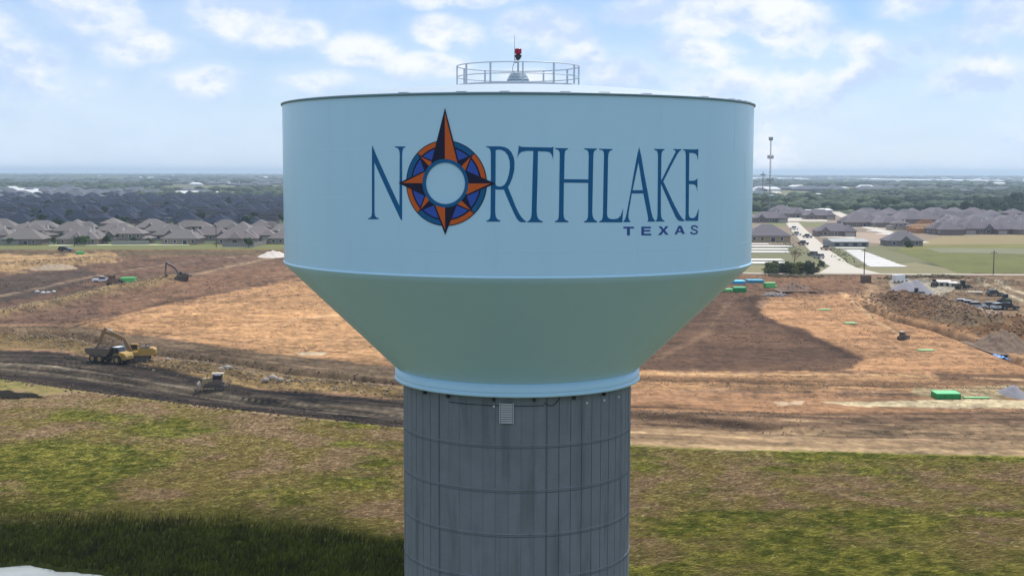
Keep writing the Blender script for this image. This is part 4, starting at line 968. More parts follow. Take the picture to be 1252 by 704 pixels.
# small trees between the front houses on the left
for i, (px, py) in enumerate([(66, 299.5), (76, 298.5), (95, 300), (103, 300), (29, 298), (118, 298.5), (163, 299), (182, 299), (131, 298.5), (304, 303), (146, 298), (12, 300)]):
    tree(at(px, py), random.uniform(.42, .62), (.06, .10, .03), 'young garden tree before the brown roofs, %s from the left edge' % ORD[sorted([66, 76, 95, 103, 29, 118, 163, 182, 131, 304, 146, 12]).index(px)], 'garden trees by the left verge')
TR = [(px, py, s) for (x0, x1, y0, y1, n, s) in ((930, 965, 250, 257, 14, 1.0), (984, 998, 247, 252, 4, 1.0), (1048, 1120, 250, 257, 26, 1.05), (1165, 1262, 252, 262, 34, 1.15), (1200, 1262, 258, 266, 12, 1.0))
      for px, py, s in [(random.uniform(x0, x1), random.uniform(y0, y1), s*random.uniform(.8, 1.2)) for _ in range(n)]]
for (px, py, s) in TR: tree(at(px, py), s, (.062, .088, .045), 'dark green broad tree in the belt behind the right hand estate', 'trees in the belt behind the right estate')
p = at(1244, 254); tree(p, 1.9, (.035, .055, .03), 'tallest dark round tree near the right edge beyond the estate')
for _ in range(46):
    px = random.uniform(-5, 350); py = random.uniform(247, 281); tree(at(px, py), random.uniform(.7, 1.05), (.035, .06, .03), 'dark tree squeezed between the slate roofs on the left', 'trees between the dark roofs')
# far woods, far estates: nobody could count them
def ico():
    bm = bmesh.new(); bmesh.ops.create_icosphere(bm, subdivisions=1, radius=1); V = np.array([v.co[:] for v in bm.verts]); F = np.array([[v.index for v in f.verts] for f in bm.faces]); bm.free(); return V, F
IV, IF = ico()
def scatter(name, X, Y, Z, SX, SZ, cols, mt, jitter=.3):
    n = len(X); k = len(IV)
    V = IV[None]*(1+rng.uniform(-jitter, jitter, (n, k, 1)))*np.stack([SX, SX, SZ], -1)[:, None]; ca = np.stack([X, Y, Z], -1); V = V+ca[:, None]
    F = IF[None]+(np.arange(n)*k)[:, None, None]; C = np.repeat(cols, k, 0)
    return tag(link(name, npmesh(name, V.reshape(-1, 3), F.reshape(-1, 3), C, False, mt)), kind='stuff')
FAR = mat('far_foliage', (1, 1, 1), .9, .2, .05, vcol=True, spec=.1)
n = 30000; d = 900*np.exp(rng.random(n)*math.log(16000/900)); a = rng.uniform(-.46, .46, n); X = d*np.sin(a); Y = d*np.cos(a)
dn = fbm(X, Y*1.0, 260, 4, 61); keep = (dn > np.where(X > 0, .560, .545))
dpx, dpy, _ = proj(X, Y, G(X, Y)); keep &= ~((dpx > 400) & (Y < 1150) & (dn < .58)) & ~((dpx < 400) & (Y < 1500)) & ~((dpx > 1000) & (dpx < 1300) & (Y < 1100))
keep &= ~((dpx > 980) & (dpx < 1260) & (dpy > 218.5) & (dpy < 223.6)) & ~((dpx > 900) & (dpx < 985) & (dpy > 217.2) & (dpy < 221))
X, Y, d, dn = X[keep], Y[keep], d[keep], dn[keep]; s = rng.uniform(2.2, 5.2, len(X))*(1+d/9000); g0 = rng.uniform(.6, 1.4, len(X))[:, None]
scatter('distant_woodland', X, Y, G(X, Y)+s*.5, s*(1.1+d/4500), s*.8, np.array([[.06, .082, .045]])*g0, FAR)
n = 2300; d = 1350*np.exp(rng.random(n)*math.log(7)); a = rng.uniform(-.42, .42, n); X = d*np.sin(a); Y = d*np.cos(a); kp = (fbm(X, Y, 700, 3, 71) > .47) & ~((np.arctan2(X, Y) > .15) & (d < 2200))
m = MB(); m2 = MB()
for x, y in zip(X[kp], Y[kp]):
    z = float(G(x, y)); w = random.uniform(7, 13)*(1+y/9000); q = m2 if random.random() < .10 else m
    if q is m2: w *= random.uniform(.8, 1.6)
    q.box(x-w, x+w, y-7, y+7, z-1, z+3.5); q.hip(x-w-.5, x+w+.5, y-7.5, y+7.5, z+3.5, z+random.uniform(5, 8.5))
tag(m.build('distant_houses', mat('far_roofs', (.105, .115, .135), .9, .4, .004)), kind='stuff'); tag(m2.build('distant_sheds', mat('far_white_roofs', (.72, .72, .70), .8, .1, .01)), kind='stuff')
# low wooded ridge far left
m = MB(); g = random.Random(3); V = []
P0 = [(-40, 0), (20, 18), (60, 24), (75, 30), (100, 34), (130, 30), (160, 18), (180, 0)]
for px in range(-60, 200, 2):
    az_ = px_az(px); dd = 5200; x = dd*math.sin(az_); y = dd*math.cos(az_); hgt = np.interp(px, [-60, -20, 10, 40, 56, 75, 100, 140, 165, 185, 200], [3, 10, 12, 8, 8, 14, 17, 14, 9, 4, 0])*.95*(.8+.4*g.random())
    z = float(G(x, y)); V += [(x*.86, y*.86, z+1), (x*.97, y*.97, z+hgt*.8), (x, y, z+hgt), (x*1.12, y*1.12, z-3)]
m.add(V, [(i*4+j, i*4+4+j, i*4+5+j, i*4+1+j) for i in range(len(V)//4-1) for j in range(3)], True)
tag(m.build('wooded_hill', mat('hill_woods', (.06, .085, .055), .95, .4, .02)), kind='structure')
# ------------------------------------------------------------------ masts, poles, fences
mp = on(940.5, 268); MH = mpp(mp)*(268-170)*1.0
LAT = mat('mast_steel', (.22, .25, .27), .6, .1)
t = thing('radio_mast', 'tall lattice radio mast with three rings of aerials on the horizon', 'mast', tuple(mp))
w = .5; seg = int(MH/3)
for (x, y) in ((-w, -w*.6), (w, -w*.6), (0, w)): MB().tube((x, y, 0), (x*.8, y*.8, MH), .12, .09, 5).build('mast_leg', LAT, t)
m = MB(); c3 = [(-w, -w*.6), (w, -w*.6), (0, w)]
for i in range(seg):
    z0 = MH*i/seg; z1 = MH*(i+1)/seg
    for j in range(3):
        a = c3[j]; b = c3[(j+1) % 3]; m.tube((*a, z0), (*b, z1),   .06, n=4, cap=False); m.tube((*a, z1), (*b, z1), .06, n=4, cap=False)
m.build('lattice', LAT, t)
for hz_, wd in ((.995, 1.2), (.77, 1.9), (.49, 2.2)):
    r_ = MB().lathe([(.3, MH*hz_-.15), (wd, MH*hz_-.1), (wd, MH*hz_+.1), (.3, MH*hz_+.15)], 10).build('aerial_platform', LAT, t)
    for j in range(6):
        a = j*PI/3; MB().box(wd*math.cos(a)-.22, wd*math.cos(a)+.22, wd*math.sin(a)-.22, wd*math.sin(a)+.22, MH*hz_-1.2, MH*hz_+1.2).build('aerial_panel', LAT, r_)
mp2 = on(932.5, 240); h2 = mpp(mp2)*(240-210); t = thing('distant_mast', 'shorter far mast left of the tall one, close to the tank edge', 'mast', tuple(mp2))
MB().tube((0, 0, 0), (0, 0, h2), .8, .45, 6).build('pole', LAT, t); MB().lathe([(.3, h2*.84), (3.6, h2*.85), (3.6, h2*.9), (.3, h2*.91)], 8).build('aerial_platform', LAT, t)
WOODP = mat('pole_wood', (.07, .055, .045), .9, .15)
for px, y0, y1, lb in ((264.5, 302.5, 275, 'dark utility pole in front of the brown roofs on the left'), (91, 301.5, 288, 'short pole beside the left estate entrance'), (1056.5, 336, 304, 'dark utility pole by the concrete strips'), (1214.5, 335, 306, 'dark utility pole before the green field on the right'), (264.5+110, 301, 276, None)):
    if not lb: continue
    p = on(px, y0); h = mpp(p)*(y0-y1); t = thing('utility_pole', lb, 'pole', tuple(p), 0, 'utility poles'); MB().tube((0, 0, -.3), (0, 0, h), .19, .13, 7).build('pole', WOODP, t)
    MB().box(-1.1, 1.1, -.07, .07, h-.9, h-.74).build('cross_arm', WOODP, t)
    for x in (-1, -.4, .4, 1): MB().tube((x, 0, h-.74), (x, 0, h-.5), .07, .04, 6).build('insulator', STEEL, t)
FW = mat('weathered_fence', (.27, .26, .235), .9, .15, 2)
def fence(a, b, label, h=1.9):
    A = at(*a); B = at(*b); L = (B-A).length; rz = math.atan2(B.y-A.y, B.x-A.x); t = thing('fence', label, 'fence', tuple(A), rz); n = max(1, int(L/2.4)); s = L/n
    pm = MB().box(.05, s-.05, -.03, .03, .1, h).mesh('fence_panel', FW); po = MB().box(-.07, .07, -.07, .07, -.2, h+.1).mesh('fence_post', FW)
    for i in range(n): o = link('fence_panel', pm, t); o.location = (i*s, 0, 0)
    for i in range(n+1): o = link('fence_post', po, t); o.location = (i*s, 0, 0)
fence((0, 300.3), (23, 300), 'weathered grey fence at the left edge of the estate'); fence((137, 299.6), (182, 299.3), 'grey fence between the garden trees, middle of the left verge'); fence((272, 302), (310, 302), 'grey fence under the big brown roof near the right end of the left verge')
fence((311, 302), (346, 294.5), 'slanting grey fence running back toward the tank')
# ------------------------------------------------------------------ site machines
YELL = mat('machine_yellow', (.40, .25, .05), .55, .15, 1.5, fine=(6, .1), stain=((1, 1, 1), (.18, .12, .07), .7)); DUST = mat('dusty_yellow', (.36, .27, .14), .7, .2, 1.5)
RUST = mat('brown_boom', (.26, .15, .06), .65, .15); DKR = mat('dusty_steel', (.085, .07, .058), .8, .2, 2); TYRE = mat('tyre', (.035, .031, .028), .9, .2); DIRTY = mat('dirty_steel', (.16, .12, .09), .8, .2)
def track(parent, y, L=4.6, h=.95, w=.6):
    r = h/2; pr = [(-L/2+r+r*math.cos(a), r+r*math.sin(a)) for a in np.linspace(PI/2, 3*PI/2, 8)]+[(L/2-r+r*math.cos(a), r+r*math.sin(a)) for a in np.linspace(-PI/2, PI/2, 8)]
    tr = MB().poly_prism(pr, y-w/2, y+w/2).build('track', DKR, parent)
    for x in np.linspace(-L/2+r, L/2-r, 5): MB().tube((x, y-w/2-.04, r*.8), (x, y+w/2+.04, r*.8), r*.42, n=10).build('roller', DIRTY, tr)
    m = MB()
    for x in np.linspace(-L/2+.3, L/2-.3, 14): m.box(x-.06, x+.06, y-w/2-.01, y+w/2+.01, h, h+.05)
    m.build('grouser', DKR, tr)
def limb(parent, name, pts, w0, w1, y, wy, material):
    m = MB()
    for i, (a, b) in enumerate(zip(pts, pts[1:])):
        d = Vector((b[0]-a[0], 0, b[1]-a[1])).normalized(); nn = Vector((-d.z, 0, d.x)); wa = w0[i]; wb = w0[i+1]
        V = []
        for (p, ww) in ((a, wa), (b, wb)):
            for s in (-1, 1):
                for yy2 in (y-wy/2, y+wy/2): q = Vector((p[0], yy2, p[1]))+nn*s*ww/2; V.append(tuple(q))
        m.add(V, [(0, 1, 3, 2), (4, 6, 7, 5), (0, 4, 5, 1), (2, 3, 7, 6), (1, 5, 7, 3), (0, 2, 6, 4)])
    return m.build(name, material, parent)
def excavator(p, rz, label, boomp, stickp, body=YELL, boomc=RUST, swing=0.0, sc=1.0):
    t = thing('excavator', label, 'excavator', tuple(p), rz); t.scale = (sc,)*3
    for y in (-1.35, 1.35): track(t, y, 5.2, 1.1, .65)
    MB().box(-1.2, 1.2, -1.05, 1.05, .45, 1.0).build('undercarriage', DKR, t)
    MB().tube((0, 0, .95), (0, 0, 1.25), 1.0, n=20).build('slew_ring', DKR, t)
    h = MB().poly_prism([(-3.4, 1.35), (-3.55, 1.7), (-3.5, 2.5), (-3.1, 2.75), (-.4, 2.75), (-.4, 2.1), (1.7, 2.0), (1.7, 1.3), (-2.6, 1.25)], -1.5, 1.5).build('body', body, t)
    MB().poly_prism([(-3.65, 1.4), (-3.75, 1.75), (-3.7, 2.4), (-3.3, 2.62), (-2.55, 2.62), (-2.55, 1.4)], -1.56, 1.56).build('counterweight', body, t)
    MB().box(-2.5, -.6, -1.2, 1.2, 2.75, 2.98).build('engine_hood', DKR, h); MB().tube((-1.8, .7, 2.9), (-1.8, .7, 3.5), .1, n=8).build('exhaust', BLACK, h)
    MB().box(-.2, .2, -1.54, -1.5, 1.5, 2.4).build('side_grille', DKR, h)
    cab = MB().poly_prism([(-.1, 1.9), (-.15, 3.3), (.15, 3.42), (1.25, 3.42), (1.7, 2.6), (1.75, 1.9)], -1.5, -.45).build('cab', body, t)
    for yy3 in (-1.53, -.46): MB().poly_prism([(.05, 2.35), (.05, 3.2), (1.15, 3.25), (1.5, 2.6), (1.5, 2.35)], yy3, yy3+.04).build('cab_window', GLASS, cab)
    MB().poly_prism([(1.3, 3.4), (1.33, 3.36), (1.74, 2.6), (1.78, 2.1), (1.80, 2.1), (1.77, 2.62), (1.34, 3.42)], -1.4, -.55).build('windscreen', GLASS, cab)
    B = boomp; St = stickp
    limb(t, 'boom', B, [.55]+[.85]*(len(B)-2)+[.5], 0, .25, .55, boomc)
    stk = limb(t, 'stick', St, [.45, .75, .35], 0, .25, .45, boomc)
    a = Vector((B[0][0]+.9, 0, B[0][1]-.5)); b = Vector((B[1][0]+.1, 0, B[1][1]-.25))
    for yy4 in (-.15, .65): MB().tube((a.x, yy4, a.z), (b.x, yy4, b.z), .13, .09, 7).build('boom_cylinder', STEEL, t)
    a = B[-2]; b = St[0]; MB().tube((a[0], .25, a[1]+.5), (b[0], .25, b[1]+.1), .11, n=7).build('stick_cylinder', STEEL, t)
    e = St[-1]; x, z = e
    MB().poly_prism([(x+.35, z+.2), (x-.35, z+.25), (x-.75, z-.35), (x-.6, z-1.1), (x+.1, z-1.5), (x+.65, z-1.25), (x+.9, z-1.0), (x+.15, z-.9), (x-.1, z-.5)], -.4, .9).build('bucket', DKR, t)
    return t
# loading pair near the dark haul road (faces the camera-left side)
p = on(168, 441.5)
excavator(p, PI+.18, 'yellow excavator with raised boom loading the dump truck on the left', [(1.2, 2.2), (2.6, 4.6), (4.6, 5.6), (6.3, 6.0)], [(5.9, 6.8), (6.3, 6.0), (7.7, 2.9)], sc=1.05)
def wheel(parent, x, y, r, w, hub=YELL, out=-1):
    wh = thing('wheel', None, None, (x, y, r)); wh.parent = parent
    MB().lathe([(r*.5, -w/2), (r*.92, -w/2), (r, -w*.3), (r, w*.3), (r*.92, w/2), (r*.5, w/2)], 20).build('tyre', TYRE, wh).rotation_euler = (PI/2, 0, 0)
    MB().tube((0, -w*.46, 0), (0, w*.46, 0), r*.52, n=14).build('rim', hub, wh)
def dump_truck(p, rz, label):
    t = thing('dump_truck', label, 'dump truck', tuple(p), rz)
    for x in (3.2, -1.3, -3.2):
        for y in (-1.25, 1.25): wheel(t, x, y, .93, .75)
    MB().box(-4.4, 4.2, -.55, .55, .95, 1.35).build('chassis', DKR, t)
    MB().poly_prism([(-4.9, 1.9), (-5.3, 2.6), (-4.9, 3.0), (1.1, 3.15), (1.75, 3.45), (1.75, 3.3), (1.0, 2.2), (.3, 1.5), (-3.5, 1.45)], -1.55, 1.55).build('dump_bed', mat('bed_steel', (.14, .10, .065), .8, .2), t)
    hp = MB(); hp.add([(-4.4, -1.2, 3.0), (1.0, -1.2, 3.1), (1.0, 1.2, 3.1), (-4.4, 1.2, 3.0), (-1.6, 0, 3.7)], [(0, 1, 4), (1, 2, 4), (2, 3, 4), (3, 0, 4)]); hp.build('soil_load', mat('dark_soil', (.11, .075, .05), .95, .3, 2), t)
    c = MB().poly_prism([(1.9, 1.4), (1.9, 3.4), (3.0, 3.45), (3.45, 2.6), (3.5, 1.4)], -1.0, 1.0).build('cab', BLACK, t)
    MB().box(1.8, 3.1, -1.05, 1.05, 3.4, 3.52).build('cab_roof', WHITE, c)
    MB().poly_prism([(3.02, 3.4), (3.48, 2.6), (3.52, 2.6), (3.06, 3.4)], -.9, .9).build('windscreen', GLASS, c)
    for y in (-1.03, 1.0): MB().poly_prism([(2.1, 2.3), (2.1, 3.25), (2.9, 3.25), (3.2, 2.5), (3.2, 2.3)], y, y+.03).build('cab_window', GLASS, c)
    MB().poly_prism([(3.5, 1.3), (3.5, 2.55), (5.0, 2.25), (5.35, 1.8), (5.4, 1.2), (5.2, 1.0), (3.5, 1.0)], -1.2, 1.2).build('hood', YELL, t)
    for y in (-1.55, 1.15): MB().poly_prism([(2.2, 1.7), (2.4, 2.1), (4.1, 2.1), (4.4, 1.6), (4.3, 1.55), (4.0, 2.0), (2.5, 2.0), (2.3, 1.65)], y, y+.4).build('mudguard', YELL, t)
    for y in (-.9, .7): MB().box(5.36, 5.43, y, y+.2, 1.5, 1.7).build('headlight', WHITE, t)
dump_truck(on(134, 443.5), -.42, 'yellow articulated dump truck with dirt filled bed below the excavator')
# bulldozer
def dozer(p, rz, label, sc=1.0, body=DUST):
    t = thing('bulldozer', label, 'bulldozer', tuple(p), rz); t.scale = (sc,)*3
    for y in (-1.15, 1.15): track(t, y, 4.0, 1.15, .6)
    MB().box(-1.9, 1.0, -.8, .8, .7, 1.6).build('body', DIRTY, t)
    MB().poly_prism([(.2, 1.3), (.2, 2.35), (2.0, 2.15), (2.1, 1.2)], -.65, .65).build('engine_hood', body, t)
    c = MB().box(-1.5, .15, -.8, .8, 1.6, 2.0).build('seat_box', DIRTY, t)
    for x in (-1.4, .1):
        for y in (-.8, .8): MB().tube((x, y, 1.9), (x, y, 3.0), .07, n=5).build('canopy_post', DIRTY, t)
    MB().box(-1.35, .05, -.7, .7, 2.0, 2.75).build('cab_glass', GLASS, t)
    MB().box(-1.8, .4, -1.0, 1.0, 3.0, 3.12).build('canopy', mat('canopy_paint', (.42, .34, .24), .6, .1), t)
    MB().poly_prism([(2.75, .05), (2.6, .6), (2.7, 1.3), (2.85, 1.45), (2.95, 1.4), (2.82, .6), (2.95, .05)], -1.8, 1.8).build('blade', mat('worn_blade', (.24, .21, .18), .5, .15), t)
    for y in (-1.55, 1.55): MB().box(-.2, 2.7, y-.08, y+.08, .4, .6).build('push_arm', body, t)
    MB().tube((1.2, .3, 2.2), (1.2, .3, 3.0), .07, n=6).build('exhaust', BLACK, t)
    MB().poly_prism([(-1.9, .8), (-2.5, .9), (-2.9, 1.3), (-3.0, .3), (-2.8, .3), (-2.6, .8), (-1.9, .6)], -.3, .3).build('ripper', DIRTY, t)
dozer(on(262, 477), PI+.12, 'dusty bulldozer with pale canopy working on the dark haul road', 1.0)
dozer(on(1103.5, 414.5), .9, 'tiny tan bulldozer alone on the graded soil at right', .62, mat('tan_paint', (.45, .26, .16)))
p = on(222, 343.5)
excavator(p, PI-.05, 'brown excavator with upright folded arm digging in the left field', [(1.0, 2.3), (2.5, 4.9), (4.4, 6.2), (6.0, 6.7)], [(5.8, 7.5), (6.3, 6.7), (6.6, 2.6)], mat('brown_machine', (.13, .09, .06), .7, .2), mat('dark_boom', (.15, .11, .09), .7, .1), sc=.78)
# ------------------------------------------------------------------ road vehicles
def car(p, rz, colr, label, kind='suv', sc=1.0, group=None):
    nm = {'suv': 'parked_car', 'pickup': 'pickup_truck', 'van': 'delivery_van'}[kind]; cat = {'suv': 'car', 'pickup': 'pickup truck', 'van': 'van'}[kind]
    t = thing(nm, label, cat, tuple(p), rz, group); t.scale = (sc,)*3; mt = mat('car_paint_%d_%d_%d' % tuple(int(c*100) for c in colr), colr, .3, .05, coat=.4)
    if kind == 'suv': lo = [(-2.3, .45), (-2.35, .95), (-2.2, 1.05), (1.0, 1.05), (2.1, .92), (2.35, .7), (2.35, .4)]; up = [(-2.2, 1.04), (-1.95, 1.62), (-1.7, 1.70), (.1, 1.70), (.95, 1.04)]
    elif kind == 'pickup': lo = [(-2.9, .55), (-2.9, 1.12), (1.3, 1.12), (2.6, 1.05), (2.85, .8), (2.85, .45)]; up = [(-.7, 1.11), (-.6, 1.80), (-.4, 1.86), (.7, 1.86), (1.35, 1.11)]
    else: lo = [(-2.9, .5), (-2.95, 2.4), (-2.8, 2.5), (1.0, 2.5), (1.1, 1.2), (2.6, 1.1), (2.8, .7), (2.8, .45)]; up = [(1.0, 1.1), (1.0, 2.1), (1.4, 2.1), (2.0, 1.12)]
    MB().poly_prism(lo, -.95, .95).build('body', mt, t)
    c = MB().poly_prism(up, -.82, .82).build('cabin', GLASS, t)
    xs = [q[0] for q in up]; zt_ = max(q[1] for q in up); MB().box(sorted(xs)[1]+.1, sorted(xs)[-2]-.02, -.8, .8, zt_-.01, zt_+.05).build('cabin_roof', mt, c)
    fx, rx = (1.45, -1.4) if kind == 'suv' else (1.8, -1.8)
    for x in (fx, rx):
        for y in (-.85, .85): wheel(t, x, y, .38, .25, STEEL)
    for y in (-.75, .55): MB().box(lo[-2][0]-.05, lo[-2][0]+.03, y, y+.2, lo[-2][1]-.1, lo[-2][1]+.1).build('headlight', WHITE, t)
    return t
WHT = (.75, .75, .75)
car(on(124.5, 345), .05, WHT, 'white pickup truck parked on the dark soil at far left', 'pickup')
car(on(80, 307.5), .0, (.03, .03, .035), 'black car driving on the verge road at left', 'suv', 1.2)
car(on(1101, 345), .5, WHT, 'white van by the blue grey gravel heap', 'van', 1.0)
car(on(1216.5, 361.5), .15, (.05, .06, .06), 'dark car parked beside the twin tracks on the right', 'suv', 1.05)
for px, py, c, lb in ((1179, 375.5, WHT, 'leftmost white car beside the rubble heaps'), (1187, 377, WHT, 'second white car from the left by the rubble'), (1195.5, 378.5, (.45, .50, .53), 'silver car in the middle of the parked row'),
                      (1213.5, 377.5, (.02, .022, .025), 'black car between two silver ones in the parked row'), (1222, 378.3, (.55, .60, .62), 'large silver car near the right end of the parked row'), (1234, 378.5, (.02, .02, .024), 'black car at the right end of the parked row')):
    car(on(px, py), random.uniform(-.4, .4), c, lb, 'suv', 1.1, 'cars parked by the rubble')
for px, py, c, lb, k_ in ((982, 299.5, (.04, .04, .05), 'dark pickup truck on the pale street, upper one', 'pickup'), (993.5, 313, (.05, .05, .06), 'dark car on the pale street, lower one', 'suv'), (974, 288, (.5, .5, .5), 'silver pickup at the upper left kerb of the pale street', 'pickup'), (1001, 316, (.3, .3, .3), 'grey car at the shrub side of the pale street', 'suv'), (987, 291, (.12, .13, .15), 'dark pickup at the right kerb of the pale street', 'pickup'), (971, 281, (.7, .7, .7), 'white pickup at the far end of the pale street', 'pickup'), (960, 293, (.2, .2, .22), 'grey pickup beside the yellow gabled house', 'pickup'), (1010, 306, (.35, .22, .15), 'brown pickup before the low grey building', 'pickup')):
    car(on(px, py), 1.9, c, lb, k_, 1.1)
# loader and carriers at the yard
def loader(p, rz, label, body, sc=1.0):
    body = mat('loader_paint_%d' % int(body[0]*1000), body, .6, .15)
    t = thing('wheel_loader', label, 'wheel loader', tuple(p), rz); t.scale = (sc,)*3
    for x in (-1.5, 1.5):
        for y in (-1.1, 1.1): wheel(t, x, y, .78, .55, body)
    MB().box(-3.0, -.4, -.85, .85, .9, 2.1).build('engine_hood', body, t); c = MB().box(-.4, .9, -.75, .75, 1.2, 3.2).build('cab', BLACK, t); MB().box(-.5, 1.0, -.85, .85, 3.2, 3.32).build('cab_roof', body, c)
    limb(t, 'lift_arm', [(.8, 1.6), (2.6, 1.5), (3.4, .8)], [.35, .35, .25], 0, 0, .9, body); MB().poly_prism([(3.2, .1), (3.1, 1.1), (3.35, 1.2), (3.6, .35), (4.3, .15), (4.3, .05)], -1.4, 1.4).build('bucket', DKR, t)
loader(on(1229, 372), PI*.5, 'dark green wheel loader behind the parked cars at right', (.05, .075, .045), .9)
loader(on(1176, 354), 0.1, 'dark loader with white cab roof in front of the site trailers', (.10, .085, .06), .85)
loader(on(1121, 361.5), 2.6, 'small loader at the foot of the gravel heap', (.22, .23, .22), .75)
loader(on(1142, 350), 1.2, 'dark machine half hidden behind the gravel heap', (.08, .07, .05), .7)
# pipe laying machine cluster on the left
p = on(139, 350); t = thing('trencher', 'rusty trenching machine with conveyor boom beside the green pipes', 'trencher', tuple(p), 1.0)
for y in (-1, 1): track(t, y, 3.8, 1.0, .5)
MB().box(-1.8, 1.4, -.9, .9, 1.0, 2.3).build('body', mat('rust_body', (.20, .12, .08), .8, .2), t); MB().box(-1.2, .2, -.7, .7, 2.3, 3.3).build('cab', DKR, t)
limb(t, 'digging_boom', [(1.4, 1.8), (3.5, 1.2), (5.0, -.3)], [.5, .5, .5], 0, 0, .6, DKR); limb(t, 'conveyor', [(-.5, 2.2), (-2.5, 3.4), (-3.6, 3.6)], [.3, .3, .3], 0, -.4, .7, DIRTY)
for x in (2.2, 3.2, 4.2): MB().box(x-.08, x+.08, -.45, .45, 1.0-(x-2.2)*.45, 2.0-(x-2.2)*.55).build('digging_tooth', DKR, t)
# ------------------------------------------------------------------ containers, pipes, heaps
def container(px, py, wpx, hpx, dpt, colr, label, rz=0.0, toplit=None):
    p = on(px, py); u = mpp(p); W_, H_ = wpx*u, hpx*u; t = thing('container', label, 'container', (p.x, p.y, p.z-.05), rz)
    mt = mat('cont_%d_%d_%d' % tuple(int(c*100) for c in colr), colr, .5, .08); m = MB().box(-W_/2, W_/2, 0, dpt, 0, H_); m.build('body', mt, t)
    MB().box(-W_/2-.08, W_/2+.08, -.08, dpt+.08, H_, H_+.12).build('lid', mat('contlid_%d_%d_%d' % tuple(int(c*100) for c in (toplit or colr)), toplit or colr, .5, .05), t)  # lid colour lighter than the sides, carrying the sunlit look of the top
    n = max(3, int(W_/1.2)); rb = MB().box(-.06, .06, -.07, 0.0, .1, H_).mesh('side_rib', mt)
    for i in range(n+1): o = link('side_rib', rb, t); o.location = (-W_/2+W_*i/n, 0, 0)
    for x in (-W_/2+.25, W_/2-.25): MB().box(x-.2, x+.2, -.02, dpt, -.15, .02).build('skid', DKR, t)
container(902.5, 347, 18, 3.2, 6, (.02, .36, .62), 'bright sky blue container nearest the tank', 0, (.10, .52, .72))
container(924.5, 346, 19, 3.0, 5, (.02, .24, .38), 'darker teal blue container right of the sky blue one', 0, (.05, .36, .5))
container(905.5, 357.5, 14, 5.5, 4, (.01, .26, .07), 'tall green container in front of the blue ones', 0, (.02, .38, .12))
container(1160, 488, 29, 6.5, 3.4, (.012, .27, .06), 'long green container alone on the pale strip at right', 0, (.12, .55, .20))
GP = mat('green_pipe', (.10, .46, .13), .45, .08)
def pipes(px, py, wpx, label, n=5, rz=0.0, r=.16, lay=2):
    p = on(px, py); L = wpx*mpp(p); t = thing('pipe_bundle', label, 'pipes', (p.x, p.y, p.z), rz)
    for j in range(lay):
        for i in range(n-j): MB().tube((-L/2+random.uniform(-.3, .3), (i+j*.5)*r*2.05, r+j*r*1.75), (L/2+random.uniform(-.3, .3), (i+j*.5)*r*2.05, r+j*r*1.75), r, n=8).build('pipe', GP, t)
pipes(943, 351.8, 13, 'short stack of green pipes right of the green container', 5, .2, .3, 3); pipes(889, 357, 14, 'green pipes lying beside the cone edge of the tank', 6, 0, .25); pipes(1009.5, 379, 13, 'small green pipe bundle on the brown soil, farthest of the three', 5, .0, .14, 1)
pipes(1040.5, 396, 14, 'small green pipe bundle on the tan soil, middle of the three', 6, -.1, .14, 1); pipes(1133, 429.3, 19, 'green pipe bundle on the tan soil, nearest of the three', 6, 0, .12, 1); pipes(1195, 487.5, 31, 'long light green pipes lying right of the green container', 4, -.03, .12, 1)
pipes(156, 346, 16, 'green pipes stacked behind the trencher at left', 7, .12, .3, 3); pipes(97, 311, 8, 'tiny green pipe stack below the verge road at left', 5, 0, .3, 2)
def heap(name, px, py, wpx, hpx, dep, material, label, cat, seed, kind=None, rough=.18, peaks=1):
    p = on(px, py); u = mpp(p); W_ = wpx*u/2; H_ = hpx*u*1.05; g = np.random.default_rng(seed); n = 40; V = []; F = []
    xs = np.linspace(-1.15, 1.15, n); XX, YY = np.meshgrid(xs, xs); rad = np.hypot(XX, YY)
    cone_ = lambda q: np.clip(1.10-np.sqrt(q*q+.035), 0, 1); Z = cone_(rad)
    if peaks > 1: Z = np.maximum(cone_(np.hypot((XX+.25)/.9, YY))*.88, cone_(np.hypot((XX-.2)/.8, YY)))
    nz = .5*(fbm(XX*3+seed, YY*3, .6, 4, seed)-.5)+.7*(fbm(XX*9+seed, YY*9, .8, 3, seed+1)-.5); Z = np.clip(Z*H_*(1+rough*2*nz)+nz*rough*H_*.8*(Z > 0), 0, None)-.12
    V = np.stack([XX*W_, YY*dep, Z], -1).reshape(-1, 3); i = np.arange(n*n).reshape(n, n); F = np.stack([i[:-1, :-1], i[:-1, 1:], i[1:, 1:], i[1:, :-1]], -1).reshape(-1, 4)
    o = link(name, npmesh(name, V, F, None, True, material)); o.location = (p.x, p.y+dep*.8, p.z); tag(o, label, cat); return o
heap('gravel_heap', 1124, 361, 50, 18, 9, mat('blue_gravel', (.235, .225, .245), .95, .15, 1.5, .4), 'big blue grey gravel cone among the machines at right', 'gravel heap', 3, rough=.06, peaks=2)
heap('soil_heap', 975, 358, 42, 9, 4.5, mat('brown_spoil', (.20, .125, .085), .95, .25, 1.0, .5), 'low brown soil heap below the shrubs', 'soil heap', 4, rough=.5)
heap('soil_heap', 1244, 430, 60, 22, 10, mat('dark_spoil', (.17, .115, .075), .95, .25, 1.0, .5), 'steep dark soil heap at the right edge', 'soil heap', 5, rough=.35)
heap('gravel_heap', 1250, 487, 28, 13, 5, mat('blue_gravel', (.235, .225, .245)), 'grey gravel pile cut by the right edge behind the green pipes', 'gravel heap', 6, rough=.08)
heap('sand_heap', 330, 315, 36, 8, 8, mat('pale_sand', (.58, .52, .45), .95, .1, 1.0, .3), 'pale sand heap beside the left edge of the tank', 'sand heap', 7, rough=.25)
